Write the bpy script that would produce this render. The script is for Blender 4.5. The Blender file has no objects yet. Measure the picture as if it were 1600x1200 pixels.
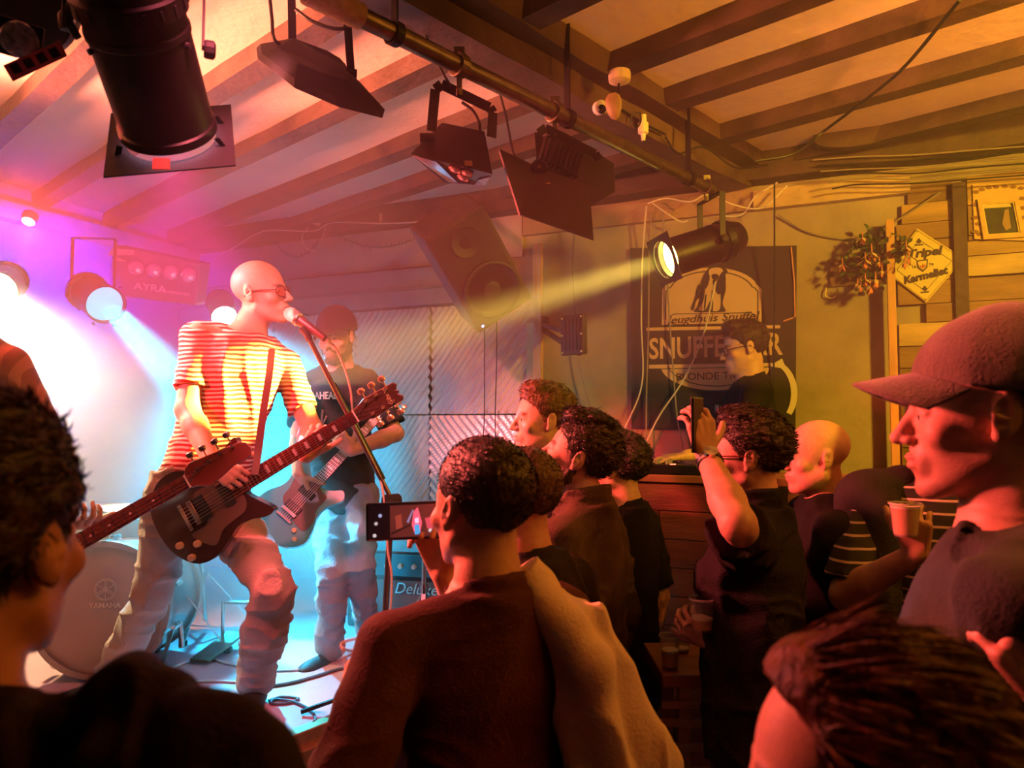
import bpy, math, random
import numpy as np
from mathutils import Vector, Matrix, Euler

SC = bpy.context.scene
COL = SC.collection
PI = math.pi
F = 1150.0
PITCH = math.radians(2.8)
CAMZ = 1.75
rnd = random.Random(7)

# ------------------------------------------------------------------ camera, world, lights, exposure
def P(px, py, d):
    """point at depth d (metres ahead of the lens) seen at pixel px, py of the 1600x1200 photograph"""
    X = (px - 800) / F; Y = (600 - py) / F
    c, s = math.cos(PITCH), math.sin(PITCH)
    v = Vector((X, c - Y * s, s + Y * c))
    v *= d / v.y
    return Vector((v.x, v.y, v.z + CAMZ))
WN = Vector((.407, .914, 0)).normalized(); WC = 3.75          # back wall plane  WN.p = WC
WD = Vector((.914, -.407, 0)).normalized()                    # along the wall, to the right
def W(px, py, off=0.0):
    p = P(px, py, 1.0) - Vector((0, 0, CAMZ))
    t = (WC - off) / (WN.x * p.x + WN.y * p.y)
    return Vector((p.x * t, p.y * t, p.z * t + CAMZ))
CZ = 3.03
def Cp(px, py, drop=0.0):
    p = P(px, py, 1.0) - Vector((0, 0, CAMZ))
    t = (CZ - drop - CAMZ) / p.z
    return Vector((p.x * t, p.y * t, CZ - drop))
ST = 0.76                                                     # stage floor height

cam_d = bpy.data.cameras.new('camera'); cam = bpy.data.objects.new('camera', cam_d); COL.objects.link(cam)
cam_d.sensor_width = 36; cam_d.lens = 36 * F / 1600; cam_d.clip_start = .05; cam_d.clip_end = 60
cam.location = (0, 0, CAMZ); cam.rotation_euler = (PI / 2 + PITCH, 0, 0)
cam_d.dof.use_dof = True; cam_d.dof.focus_distance = 2.8; cam_d.dof.aperture_fstop = 4.5
SC.camera = cam
SC.view_settings.view_transform = 'Standard'; SC.view_settings.look = 'None'
SC.view_settings.gamma = 1; SC.view_settings.use_curve_mapping = False
SC.view_settings.exposure = 0.08
SC.cycles.use_denoising = True
SC.cycles.max_bounces = 5; SC.cycles.diffuse_bounces = 2; SC.cycles.glossy_bounces = 3
SC.cycles.transmission_bounces = 5; SC.cycles.volume_bounces = 0; SC.cycles.transparent_max_bounces = 8
SC.cycles.sample_clamp_indirect = 4.0; SC.cycles.caustics_reflective = False; SC.cycles.caustics_refractive = False
wd = bpy.data.worlds.new('world'); SC.world = wd; wd.use_nodes = True
wd.node_tree.nodes['Background'].inputs[0].default_value = (1, .42, .28, 1)
wd.node_tree.nodes['Background'].inputs[1].default_value = .012

def light(kind, name, loc, aim, col, power, size=.05, angle=60, blend=.4, diff=1, vol=1.0):
    ld = bpy.data.lights.new(name, kind); o = bpy.data.objects.new(name, ld); COL.objects.link(o)
    ld.color = col; ld.energy = power
    if kind == 'SPOT':
        ld.spot_size = math.radians(angle); ld.spot_blend = blend; ld.shadow_soft_size = size
    elif kind == 'AREA':
        ld.size = size
    else:
        ld.shadow_soft_size = size
    o.location = loc
    if aim is not None:
        o.rotation_euler = (Vector(aim) - Vector(loc)).to_track_quat('-Z', 'Y').to_euler()
    return o
# lamp heads of the fixtures the photo shows
LENS_Y = P(1034, 407, 3.02); AIM_Y = P(425, 600, 2.66)
light('SPOT', 'yellow_par_lamp', LENS_Y, AIM_Y, (1, .66, .09), 5600, .04, 10, .35)
_v = (P(265, 240, 1) - Vector((0, 0, CAMZ))).normalized(); _r = _v.cross(Vector((0, 0, 1))).normalized(); _u = _r.cross(_v).normalized()
AX_M = (_v * .50 + _r * .27 - _u * .82).normalized(); FM = P(264, 204, 1.55)
LENS_M = FM + AX_M * .03; AIM_M = P(290, 470, 3.5)
light('SPOT', 'magenta_par_lamp', LENS_M, AIM_M, (1, .04, .38), 420, .05, 24, .7)
LENS_C = P(168, 478, 3.45); AIM_C = P(520, 850, 3.1)
light('SPOT', 'cyan_par_lamp', LENS_C, AIM_C, (0, .60, 1), 2200, .05, 16, .4)
LENS_B = P(352, 500, 4.35)
light('SPOT', 'cyan_back_lamp', LENS_B, P(500, 990, 2.8), (.005, .60, 1), 1900, .05, 56, .6)
LENS_W = P(-8, 455, 3.3)
light('SPOT', 'warm_white_lamp', LENS_W, P(170, 960, 2.8), (1, .72, .34), 520, .06, 90, .8)
light('SPOT', 'blue_lamp', P(44, 352, 3.55), P(60, 470, 4.1), (.005, .01, 1), 300, .03, 120, .5)
# other rig lamps of the room outside the frame, plus added fill spots
light('SPOT', 'red_crowd_lamp', (-1.9, 2.5, 2.55), (.7, 1.9, 1.40), (1, .10, .08), 1150, .12, 60, .5)
light('SPOT', 'red_singer_lamp', (-2.2, 1.5, 2.6), (-.95, 2.65, 1.9), (1, .015, .03), 1000, .06, 24, .6)
light('SPOT', 'pink_floor_fill', (-.4, 1.0, 2.9), (-.75, 2.75, .8), (1, .14, .18), 200, .06, 40, .6)  # added fill that tints the stage floor pink, no fixture of its own
light('SPOT', 'salmon_uplight', (-2.6, 1.0, 2.3), (-1.2, 2.3, 3.55), (1, .24, .11), 1300, .15, 66, .9)  # added spot standing in for light bounced onto the left ceiling
light('SPOT', 'salmon_bounce_fill_b', (-2.7, 2.4, 2.35), (-.3, 2.3, 3.55), (1, .23, .12), 1150, .15, 48, .8)  # second added spot for the bounced glow, further along the ceiling
light('SPOT', 'pink_panel_fill', (-.9, 1.2, 2.95), P(640, 600, 4.1), (1, .20, .22), 3200, .06, 30, .5)  # unseen spot added to turn the foil panels pink
light('SPOT', 'amber_ceiling_fill', (2.2, .0, 2.3), (1.7, 1.2, 3.7), (1, .36, .03), 1350, .2, 90, .9)  # unseen spot added to brighten the right ceiling bays in orange
light('SPOT', 'amber_wall_lamp', (2.4, .3, 2.85), (1.3, 3.2, 2.42), (1, .58, .03), 470, .12, 56, .8)
light('SPOT', 'amber_crowd_lamp', (2.3, 1.6, 2.9), (.6, 1.9, 1.5), (1, .42, .05), 40, .08, 80, .8)
# ------------------------------------------------------------------ materials
MATS = {}
def mat(name, col=(.5, .5, .5), rough=.6, metal=0, noise=0, nscale=8, bump=0, bscale=40, emit=None, estr=0, stretch=None, trans=0, alpha=1, attr=None, spec=.5, coat=0, sheen=0):
    if name in MATS: return MATS[name]
    m = bpy.data.materials.new(name); m.use_nodes = True; nt = m.node_tree; b = nt.nodes['Principled BSDF']
    b.inputs['Base Color'].default_value = (*col, 1); b.inputs['Roughness'].default_value = rough; b.inputs['Metallic'].default_value = metal
    b.inputs['Specular IOR Level'].default_value = spec
    if coat: b.inputs['Coat Weight'].default_value = coat
    if sheen: b.inputs['Sheen Weight'].default_value = sheen
    if trans: b.inputs['Transmission Weight'].default_value = trans; b.inputs['IOR'].default_value = 1.3
    if alpha < 1: b.inputs['Alpha'].default_value = alpha
    if emit: b.inputs['Emission Color'].default_value = (*emit, 1); b.inputs['Emission Strength'].default_value = estr
    src = None
    if attr:
        a = nt.nodes.new('ShaderNodeAttribute'); a.attribute_name = attr; src = a.outputs['Color']
    if noise or bump:
        tc = nt.nodes.new('ShaderNodeTexCoord'); mp = nt.nodes.new('ShaderNodeMapping'); nt.links.new(tc.outputs['Object'], mp.inputs[0])
        if stretch: mp.inputs['Scale'].default_value = stretch
    if noise:
        n = nt.nodes.new('ShaderNodeTexNoise'); n.inputs['Scale'].default_value = nscale; n.inputs['Detail'].default_value = 6
        nt.links.new(mp.outputs[0], n.inputs[0])
        r = nt.nodes.new('ShaderNodeMapRange'); r.inputs[1].default_value = .3; r.inputs[2].default_value = .7
        r.inputs[3].default_value = 1 - noise; r.inputs[4].default_value = 1 + noise * .6; nt.links.new(n.outputs[0], r.inputs[0])
        mx = nt.nodes.new('ShaderNodeVectorMath'); mx.operation = 'SCALE'
        if src: nt.links.new(src, mx.inputs[0])
        else: mx.inputs[0].default_value = col
        nt.links.new(r.outputs[0], mx.inputs['Scale']); src = mx.outputs[0]
    if src: nt.links.new(src, b.inputs['Base Color'])
    if bump:
        n2 = nt.nodes.new('ShaderNodeTexNoise'); n2.inputs['Scale'].default_value = bscale; n2.inputs['Detail'].default_value = 5
        nt.links.new(mp.outputs[0], n2.inputs[0])
        bp = nt.nodes.new('ShaderNodeBump'); bp.inputs['Strength'].default_value = bump; bp.inputs['Distance'].default_value = .01
        nt.links.new(n2.outputs[0], bp.inputs['Height']); nt.links.new(bp.outputs[0], b.inputs['Normal'])
    MATS[name] = m
    return m

# ------------------------------------------------------------------ mesh builder
class MB:
    def __init__(s): s.v = []; s.f = []; s.mi = []
    def add(s, vs, fs, mi=0):
        o = len(s.v); s.v += [tuple(v) for v in vs]; s.f += [tuple(i + o for i in f) for f in fs]; s.mi += [mi] * len(fs); return s
    def box(s, c, size, R=None, mi=0, taper=1):
        hx, hy, hz = [a / 2 for a in size]; c = Vector(c)
        vs = []
        for z in (-hz, hz):
            t = taper if z > 0 else 1
            for x, y in ((-hx, -hy), (hx, -hy), (hx, hy), (-hx, hy)):
                v = Vector((x * t, y * t, z)); vs.append(c + (R @ v if R else v))
        return s.add(vs, [(0, 3, 2, 1), (4, 5, 6, 7), (0, 1, 5, 4), (1, 2, 6, 5), (2, 3, 7, 6), (3, 0, 4, 7)], mi)
    def bar(s, a, b, w, h, up=(0, 0, 1), mi=0):
        """box from a to b, width w (sideways), height h (along up)"""
        a, b, up = Vector(a), Vector(b), Vector(up); d = (b - a).normalized()
        x = d.cross(up)
        if x.length < 1e-4: x = d.cross(Vector((1, 0, 0)))
        x.normalize(); u = x.cross(d).normalized(); vs = []
        for p in (a, b):
            for i, j in ((-1, -1), (1, -1), (1, 1), (-1, 1)): vs.append(p + x * i * w / 2 + u * j * h / 2)
        return s.add(vs, [(0, 1, 2, 3), (7, 6, 5, 4), (0, 4, 5, 1), (1, 5, 6, 2), (2, 6, 7, 3), (3, 7, 4, 0)], mi)
    def tube(s, pts, r, n=8, mi=0, caps=True):
        pts = [Vector(p) for p in pts]; m = len(pts)
        rs = r if isinstance(r, (list, tuple)) else [r] * m
        t0 = (pts[1] - pts[0]).normalized(); u = t0.orthogonal().normalized(); vs = []
        for i, p in enumerate(pts):
            t = (pts[min(i + 1, m - 1)] - pts[max(i - 1, 0)]).normalized()
            u = (u - t * u.dot(t)); u = u.normalized() if u.length > 1e-6 else t.orthogonal().normalized()
            w = t.cross(u)
            for k in range(n):
                a = 2 * PI * k / n; vs.append(p + (u * math.cos(a) + w * math.sin(a)) * rs[i])
        fs = [(i * n + k, i * n + (k + 1) % n, (i + 1) * n + (k + 1) % n, (i + 1) * n + k) for i in range(m - 1) for k in range(n)]
        if caps: fs += [tuple(reversed(range(n))), tuple((m - 1) * n + k for k in range(n))]
        return s.add(vs, fs, mi)
    def lathe(s, prof, M, n=32, mi=0, closed=False):
        """prof: (r, z) pairs turned about the z axis of matrix M"""
        vs = [M @ Vector((r * math.cos(2 * PI * k / n), r * math.sin(2 * PI * k / n), z)) for r, z in prof for k in range(n)]
        m = len(prof); fs = [(i * n + k, i * n + (k + 1) % n, (i + 1) * n + (k + 1) % n, (i + 1) * n + k) for i in range(m - 1) for k in range(n)]
        if closed:
            fs += [((m - 1) * n + k, (m - 1) * n + (k + 1) % n, (k + 1) % n, k) for k in range(n)]
        else:
            if prof[0][0] > 1e-6: fs.append(tuple(reversed(range(n))))
            if prof[-1][0] > 1e-6: fs.append(tuple((m - 1) * n + k for k in range(n)))
        return s.add(vs, fs, mi)
    def prism(s, poly, z0, z1, M, mi=0):
        n = len(poly); vs = [M @ Vector((x, y, z)) for z in (z0, z1) for x, y in poly]
        return s.add(vs, [tuple(reversed(range(n))), tuple(range(n, 2 * n))] + [(i, (i + 1) % n, (i + 1) % n + n, i + n) for i in range(n)], mi)
    def build(s, name, mats, parent=None, smooth=False, bevel=0, loc=None):
        me = bpy.data.meshes.new(name)
        off = Vector(loc) if loc is not None else None
        vs = [tuple(Vector(v) - off) for v in s.v] if off is not None else s.v
        me.from_pydata(vs, [], s.f); me.validate()
        mats = mats if isinstance(mats, (list, tuple)) else [mats]
        for m in mats: me.materials.append(m)
        if len(mats) > 1 and len(me.polygons) == len(s.mi): me.polygons.foreach_set('material_index', s.mi)
        import bmesh as bm_
        b = bm_.new(); b.from_mesh(me); bm_.ops.recalc_face_normals(b, faces=b.faces); b.to_mesh(me); b.free()
        o = bpy.data.objects.new(name, me); COL.objects.link(o)
        if off is not None: o.location = off
        if parent is not None:
            o.parent = parent; par_fix(o, parent)
        if smooth:
            for p in me.polygons: p.use_smooth = True
            md = o.modifiers.new('es', 'EDGE_SPLIT'); md.split_angle = math.radians(38)
        if bevel:
            md = o.modifiers.new('bv', 'BEVEL'); md.width = bevel; md.segments = 2; md.limit_method = 'ANGLE'
        return o
def par_fix(o, parent):
    # coordinates given in world space: keep them when the parent stands elsewhere
    o.matrix_parent_inverse = world_of(parent).inverted()
def world_of(o):
    m = Matrix.LocRotScale(o.location, o.rotation_euler, o.scale)
    if o.parent: m = world_of(o.parent) @ o.matrix_parent_inverse @ m
    return m
def empty(name, loc, label=None, cat=None, group=None, kind=None, rot=(0, 0, 0), parent=None):
    o = bpy.data.objects.new(name, None); COL.objects.link(o); o.location = loc; o.rotation_euler = rot; o.empty_display_size = .05
    if parent is not None: o.parent = parent; par_fix(o, parent)
    tag(o, label, cat, group, kind); return o
def tag(o, label=None, cat=None, group=None, kind=None):
    if label: o['label'] = label
    if cat: o['category'] = cat
    if group: o['group'] = group
    if kind: o['kind'] = kind
    return o
def frame(o, z, x=None):
    """matrix at o whose z axis is z and whose x axis is near x"""
    z = Vector(z).normalized(); x = Vector(x) if x is not None else z.orthogonal()
    x = (x - z * x.dot(z)).normalized(); y = z.cross(x)
    M = Matrix((x, y, z)).transposed().to_4x4(); M.translation = Vector(o); return M
def spline(pts, n=8):
    pts = [Vector(p) for p in pts]; out = []
    q = [pts[0] * 2 - pts[1]] + pts + [pts[-1] * 2 - pts[-2]]
    for i in range(1, len(q) - 2):
        for k in range(n):
            t = k / n; a, b, c, d = q[i - 1:i + 3]
            out.append(.5 * ((2 * b) + (c - a) * t + (2 * a - 5 * b + 4 * c - d) * t * t + (3 * b - a - 3 * c + d) * t ** 3))
    out.append(pts[-1]); return out
def spl2(pts, n=6, closed=True):
    m = len(pts); out = []
    for i in range(m):
        a, b, c, d = [Vector(pts[(i + j) % m]) for j in (-1, 0, 1, 2)]
        for k in range(n):
            t = k / n; v = .5 * ((2 * b) + (c - a) * t + (2 * a - 5 * b + 4 * c - d) * t * t + (3 * b - a - 3 * c + d) * t ** 3); out.append((v.x, v.y))
    return out
def text(body, M, size, m, parent, name='lettering', ext=.0008, bold=0, shear=0, align='CENTER', sx=1, label=None):
    c = bpy.data.curves.new(name, 'FONT'); c.body = body; c.size = size; c.extrude = ext; c.offset = bold; c.shear = shear
    c.align_x = align; c.align_y = 'CENTER'; c.resolution_u = 3; c.materials.append(m)
    o = bpy.data.objects.new(name, c); COL.objects.link(o)
    o.matrix_world = M @ Matrix.Diagonal((sx, 1, 1, 1))
    o.location = M.translation; 
    if parent is not None: o.parent = parent; par_fix(o, parent)
    return o

# ------------------------------------------------------------------ signed distance modelling (bodies, hair, cloth)
_T = np.random.RandomState(3).rand(32, 32, 32).astype(np.float32) * 2 - 1
def vnoise(p, s):
    q = p * s + 100; i = np.floor(q).astype(np.int32); f = (q - i).astype(np.float32); f = f * f * (3 - 2 * f); i &= 31; j = (i + 1) & 31
    x0, y0, z0 = i.T; x1, y1, z1 = j.T; fx, fy, fz = f.T
    def L(a, b, t): return a + (b - a) * t
    return L(L(L(_T[x0, y0, z0], _T[x1, y0, z0], fx), L(_T[x0, y1, z0], _T[x1, y1, z0], fx), fy),
             L(L(_T[x0, y0, z1], _T[x1, y0, z1], fx), L(_T[x0, y1, z1], _T[x1, y1, z1], fx), fy), fz)
def A3(v): return np.array(v[:], dtype=np.float32)
class Sdf:
    def __init__(s): s.ops = []; s.M = Matrix.Identity(4); s.st = []
    def push(s, M): s.st.append(s.M); s.M = s.M @ M
    def pop(s): s.M = s.st.pop()
    def op(s, fn, c, rad, k=.01, mode='u'):
        R = A3(sum([list(r[:3]) for r in s.M.to_3x3()], [])).reshape(3, 3); o = A3(s.M.translation)
        cw = A3(s.M @ Vector(c))
        s.ops.append((fn, R, o, cw, rad, k, mode))
    def cone(s, a, b, ra, rb, k=.012, mode='u', flat=None):
        a3, b3 = A3(a), A3(b); ba = b3 - a3; L = float(ba @ ba) + 1e-9
        def fn(p):
            q = p - a3; t = np.clip(q @ ba / L, 0, 1); e = q - t[:, None] * ba
            return np.sqrt((e * e).sum(1)) - (ra + (rb - ra) * t)
        s.op(fn, (Vector(a) + Vector(b)) / 2, math.sqrt(L) / 2 + max(ra, rb), k, mode)
    def ell(s, c, r, k=.012, mode='u', rot=None):
        c3 = A3(c); r3 = A3(r); R = None
        if rot: R = A3(sum([list(q[:]) for q in Euler(rot).to_matrix()], [])).reshape(3, 3)
        def fn(p):
            q = p - c3
            if R is not None: q = q @ R
            k0 = np.sqrt(((q / r3) ** 2).sum(1)); k1 = np.sqrt(((q / r3 ** 2) ** 2).sum(1)) + 1e-6
            return k0 * (k0 - 1) / k1
        s.op(fn, c, max(r), k, mode)
    def box(s, c, h, r=.005, k=.01, mode='u', rot=None):
        c3 = A3(c); h3 = A3(h) - r; R = None
        if rot: R = A3(sum([list(q[:]) for q in Euler(rot).to_matrix()], [])).reshape(3, 3)
        def fn(p):
            q = p - c3
            if R is not None: q = q @ R
            q = np.abs(q) - h3
            return np.sqrt((np.maximum(q, 0) ** 2).sum(1)) + np.minimum(q.max(1), 0) - r
        s.op(fn, c, float(np.linalg.norm(A3(h))), k, mode)
    def loft(s, secs, k=.012, mode='u', power=2.3):
        """secs: (z, half width, half depth, y centre); elliptic slices"""
        z = np.array([q[0] for q in secs], np.float32); w = np.array([q[1] for q in secs], np.float32)
        d = np.array([q[2] for q in secs], np.float32); yc = np.array([q[3] for q in secs], np.float32)
        def fn(p):
            W_ = np.interp(p[:, 2], z, w); D_ = np.interp(p[:, 2], z, d); Y = np.interp(p[:, 2], z, yc)
            r = (np.abs(p[:, 0] / W_) ** power + np.abs((p[:, 1] - Y) / D_) ** power) ** (1 / power)
            a = (r - 1) * np.minimum(W_, D_); b = np.abs(p[:, 2] - (z[0] + z[-1]) / 2) - (z[-1] - z[0]) / 2
            return np.maximum(a, b)
        s.op(fn, (0, 0, (secs[0][0] + secs[-1][0]) / 2), (secs[-1][0] - secs[0][0]) / 2 + .25, k, mode)
    def cut(s, fn): s.ops.append((fn, None, None, None, 1e9, .006, 'i'))
    def disp(s, fn): s.ops.append((fn, None, None, None, 1e9, 0, 'd'))
    def ev(s, blk, cen, brad, margin):
        d = np.full(blk.shape[:2], 1.0, np.float32); nb, n = d.shape
        for fn, R, o, c, rad, k, mode in s.ops:
            if c is None: idx = np.arange(nb)
            else: idx = np.nonzero(np.sqrt(((cen - c) ** 2).sum(1)) < rad + brad + margin + k)[0]
            if len(idx) == 0: continue
            p = blk[idx].reshape(-1, 3)
            if R is not None: p = (p - o) @ R
            e = fn(p).reshape(len(idx), n).astype(np.float32); a = d[idx]
            if mode == 'd': r = a + e
            else:
                if mode == 'u': h = np.clip(.5 + .5 * (e - a) / max(k, 1e-5), 0, 1); r = e + (a - e) * h - k * h * (1 - h)
                else:
                    if mode == 's': e = -e
                    h = np.clip(.5 - .5 * (e - a) / max(k, 1e-5), 0, 1); r = e + (a - e) * h + k * h * (1 - h)
            d[idx] = r
        return d
    def mesh(s, h=.006):
        lo = np.min([o[3] - o[4] for o in s.ops if o[3] is not None and o[6] == 'u'], 0) - .03
        hi = np.max([o[3] + o[4] for o in s.ops if o[3] is not None and o[6] == 'u'], 0) + .03
        N = 8; B = N * h; nb = np.ceil((hi - lo) / B).astype(int)
        g = np.stack(np.meshgrid(*[np.arange(n) for n in nb], indexing='ij'), -1).reshape(-1, 3)
        cen = (lo + (g + .5) * B).astype(np.float32); hd = B * .87
        d = s.ev(cen[:, None, :], cen, 0, .10)[:, 0]
        keep = np.abs(d) < hd * 1.35 + .012; g = g[keep]; cen = cen[keep]
        r = np.arange(N + 1); loc = np.stack(np.meshgrid(r, r, r, indexing='ij'), -1).reshape(-1, 3)
        gi = g[:, None, :] * N + loc[None]
        pts = (lo + gi * h).astype(np.float32)
        D = s.ev(pts, cen, hd, .02).reshape(-1, N + 1, N + 1, N + 1)
        S = D < 0
        cnt = sum(S[:, a:a + N, b:b + N, c:c + N].astype(np.int8) for a in (0, 1) for b in (0, 1) for c in (0, 1))
        bi, x, y, z = np.nonzero((cnt > 0) & (cnt < 8))
        if len(bi) == 0: return np.zeros((0, 3)), []
        acc = np.zeros((len(bi), 3), np.float32); num = np.zeros(len(bi), np.float32)
        cs = [(a, b, c) for a in (0, 1) for b in (0, 1) for c in (0, 1)]
        for a in cs:
            for ax in range(3):
                if a[ax]: continue
                b = list(a); b[ax] = 1
                da = D[bi, x + a[0], y + a[1], z + a[2]]; db = D[bi, x + b[0], y + b[1], z + b[2]]
                m = (da < 0) != (db < 0); t = np.where(m, da / np.where(m, da - db, 1), 0)
                q = np.array(a, np.float32)[None].repeat(len(bi), 0); q[:, ax] = t
                acc += q * m[:, None]; num += m
        cell = g[bi] * N + np.stack([x, y, z], 1)
        V = lo + (cell + acc / num[:, None]) * h
        K = 1 << 20
        key = (cell[:, 0].astype(np.int64) * K + cell[:, 1]) * K + cell[:, 2]
        o = np.argsort(key); ks = key[o]; faces = []
        for ax in range(3):
            b = [0, 0, 0]; b[ax] = 1
            s0 = S[bi, x, y, z]; s1 = S[bi, x + b[0], y + b[1], z + b[2]]; m = np.nonzero(s0 != s1)[0]
            e1, e2 = [(1, 2), (2, 0), (0, 1)][ax]
            ids = []
            ok = np.ones(len(m), bool)
            for u, w in ((0, 0), (1, 0), (1, 1), (0, 1)):
                c = cell[m].copy(); c[:, e1] -= u; c[:, e2] -= w
                kk = (c[:, 0].astype(np.int64) * K + c[:, 1]) * K + c[:, 2]
                i = np.clip(np.searchsorted(ks, kk), 0, len(ks) - 1); ok &= ks[i] == kk; ids.append(o[i])
            q = np.stack(ids, 1); fl = ~s0[m]; q[fl] = q[fl][:, ::-1]; faces.append(q[ok])
        return V, np.concatenate(faces)
def mk_mesh(name, V, Fc, mats, parent=None, colfn=None, smooth=True, matfn=None):
    me = bpy.data.meshes.new(name); nf = len(Fc)
    me.vertices.add(len(V)); me.vertices.foreach_set('co', np.asarray(V, np.float32).ravel())
    k = Fc.shape[1]; me.loops.add(nf * k); me.loops.foreach_set('vertex_index', Fc.astype(np.int32).ravel())
    me.polygons.add(nf); me.polygons.foreach_set('loop_start', np.arange(nf, dtype=np.int32) * k)
    me.update(calc_edges=True)
    mats = mats if isinstance(mats, (list, tuple)) else [mats]
    for m in mats: me.materials.append(m)
    if matfn is not None:
        cen = V[Fc].mean(1); me.polygons.foreach_set('material_index', matfn(cen).astype(np.int32))
    me.polygons.foreach_set('use_smooth', np.ones(nf, bool) if smooth else np.zeros(nf, bool))
    if colfn is not None:
        ca = me.color_attributes.new('Col', 'FLOAT_COLOR', 'POINT'); c = np.ones((len(V), 4), np.float32); c[:, :3] = colfn(np.asarray(V, np.float32))
        ca.data.foreach_set('color', c.ravel())
    o = bpy.data.objects.new(name, me); COL.objects.link(o)
    if parent is not None: o.parent = parent
    return o
# ------------------------------------------------------------------ the room
WOOD = mat('dark_wood', (.085, .045, .032), .6, noise=.5, nscale=6, bump=.5, bscale=30, stretch=(1, 1, 1))
LWOOD = mat('raw_pine', (.55, .33, .18), .6, noise=.3, nscale=10, bump=.25, bscale=60, stretch=(3, 3, .5))
CEIL = mat('ceiling_plaster', (.86, .68, .58), .8, noise=.10, nscale=2.2, bump=.4, bscale=18)
PLAST = mat('wall_plaster', (.42, .33, .22), .8, noise=.35, nscale=2.5, bump=.6, bscale=9)
PLANK = mat('wall_planks', (.46, .30, .13), .55, noise=.4, nscale=5, bump=.35, bscale=40, stretch=(.4, .4, 3))
BOOTHM = mat('booth_planks', (.26, .085, .05), .5, noise=.45, nscale=5, bump=.35, bscale=40, stretch=(.5, .5, 4))
BLK = mat('black_metal', (.009, .008, .008), .42, spec=.3, noise=.2, nscale=20, bump=.05, bscale=200)
BLKM = mat('black_matt', (.010, .009, .009), .7, bump=.1, bscale=150)
CHR = mat('chrome', (.75, .72, .70), .18, 1)
STEEL = mat('dull_steel', (.26, .21, .15), .38, 1, noise=.25, nscale=30)
RUB = mat('black_cable', (.015, .013, .013), .5)
WHC = mat('white_cable', (.75, .68, .62), .5)
U0 = W(800, 656)
def wu(px, py, off=0.0):
    p = W(px, py, off); return (p - U0).dot(WD)
def wp(u, z, off=0.0):
    """point on the back wall: u metres right of the photograph's centre line, height z, off metres in front"""
    p = U0 + WD * u - WN * off; return Vector((p.x, p.y, z))
WF = Matrix((WD, (0, 0, 1), -WN)).transposed()          # x right along wall, y up, z out of the wall
def wallM(px, py, off=0.0):
    M = WF.to_4x4(); M.translation = W(px, py, off); return M
def wslab(mb, u0, u1, z0, z1, o0, o1, mi=0):
    a = [wp(u, z, o) for o in (o0, o1) for u, z in ((u0, z0), (u1, z0), (u1, z1), (u0, z1))]
    mb.add(a, [(0, 3, 2, 1), (4, 5, 6, 7), (0, 1, 5, 4), (1, 2, 6, 5), (2, 3, 7, 6), (3, 0, 4, 7)], mi); return mb
UL = wu(292, 600); UR = wu(1700, 600) + 1.2
def S_(o): o['kind'] = 'structure'; return o
S_(wslab(MB(), UL - .1, UR, 0, CZ + .1, -.12, 0).build('wall_back', PLAST))
CN = wp(UL, 0)                                             # left corner
LD = -WN                                                   # the left wall runs towards the camera
lw = MB(); n = WD
a = CN; b = CN + LD * 6.0
lw.add([a, b, b - n * .12, a - n * .12, *(Vector((q.x, q.y, CZ + .1)) for q in (a, b, b - n * .12, a - n * .12))],
       [(0, 1, 2, 3), (4, 7, 6, 5), (0, 4, 5, 1), (1, 5, 6, 2), (2, 6, 7, 3), (3, 7, 4, 0)])
S_(lw.build('wall_left', mat('stage_wall', (.50, .45, .42), .8, noise=.15, nscale=3, bump=.3, bscale=10)))
S_(MB().box((0, 2, -.05), (12, 12, .1)).build('floor', mat('bar_floor', (.05, .03, .025), .5, noise=.3, nscale=6)))
# ceiling: plaster bays between joists
cp = [wp(UL - .1, CZ), wp(UR, CZ), Vector((4.2, -1.4, CZ)), Vector((-4.4, -1.4, CZ))]
S_(MB().prism([(p.x, p.y) for p in cp], 0, .08, Matrix.Translation((0, 0, CZ))).build('ceiling', CEIL))
JD = Vector((-.741, .672, 0)).normalized(); JQ = Vector((.672, .741, 0)).normalized()
def wobbly(mb, a, b, w, h, seed, amp=.007, n=22, top=None):
    """hand-hewn beam: a box bar whose edges wander"""
    a, b = Vector(a), Vector(b); d = (b - a).normalized(); x = d.cross(Vector((0, 0, 1))).normalized(); r = random.Random(seed); vs = []; ph = [r.uniform(0, 6) for _ in range(8)]
    for i in range(n + 1):
        t = i / n; p = a.lerp(b, t); q = t * (b - a).length
        for k, (sx, sz) in enumerate(((-1, -1), (1, -1), (1, 1), (-1, 1))):
            wv = amp * (math.sin(q * 3.1 + ph[k]) + .6 * math.sin(q * 8.3 + ph[k + 4]) + r.uniform(-.35, .35))
            vs.append(p + x * (sx * w / 2 + wv) + Vector((0, 0, sz * h / 2 + (wv * .6 if sz < 0 else 0))))
    fs = [(0, 1, 2, 3)[::-1]] + [(n * 4, n * 4 + 1, n * 4 + 2, n * 4 + 3)]
    for i in range(n):
        for k in range(4): fs.append((i * 4 + k, i * 4 + (k + 1) % 4, i * 4 + 4 + (k + 1) % 4, i * 4 + 4 + k))
    return mb.add(vs, fs)
def clipline(p, d, lim=8):
    """run from p along d until the line leaves the room"""
    t = lim
    den = WN.dot(d)
    if den > 1e-6: t = min(t, (WC - .02 - WN.dot(p)) / den)
    den = WD.dot(d); 
    if den < -1e-6: t = min(t, ((CN + WD * .02).dot(WD) - WD.dot(p)) / den)
    return p + d * t
for i, c in enumerate([.42, .82, 1.26, 1.67, 2.12, 2.5, 2.96, 3.44]):
    p = JQ * c; p.z = CZ - .025; e = clipline(p, JD); s0 = p - JD * (5.2 if c < 3 else 4.2); s0 = clipline(p, -JD, 5.2)
    S_(wobbly(MB(), s0, e, .085, .085, i + 3, .006, 40).build('trim_%d' % (i + 1), WOOD))
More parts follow.
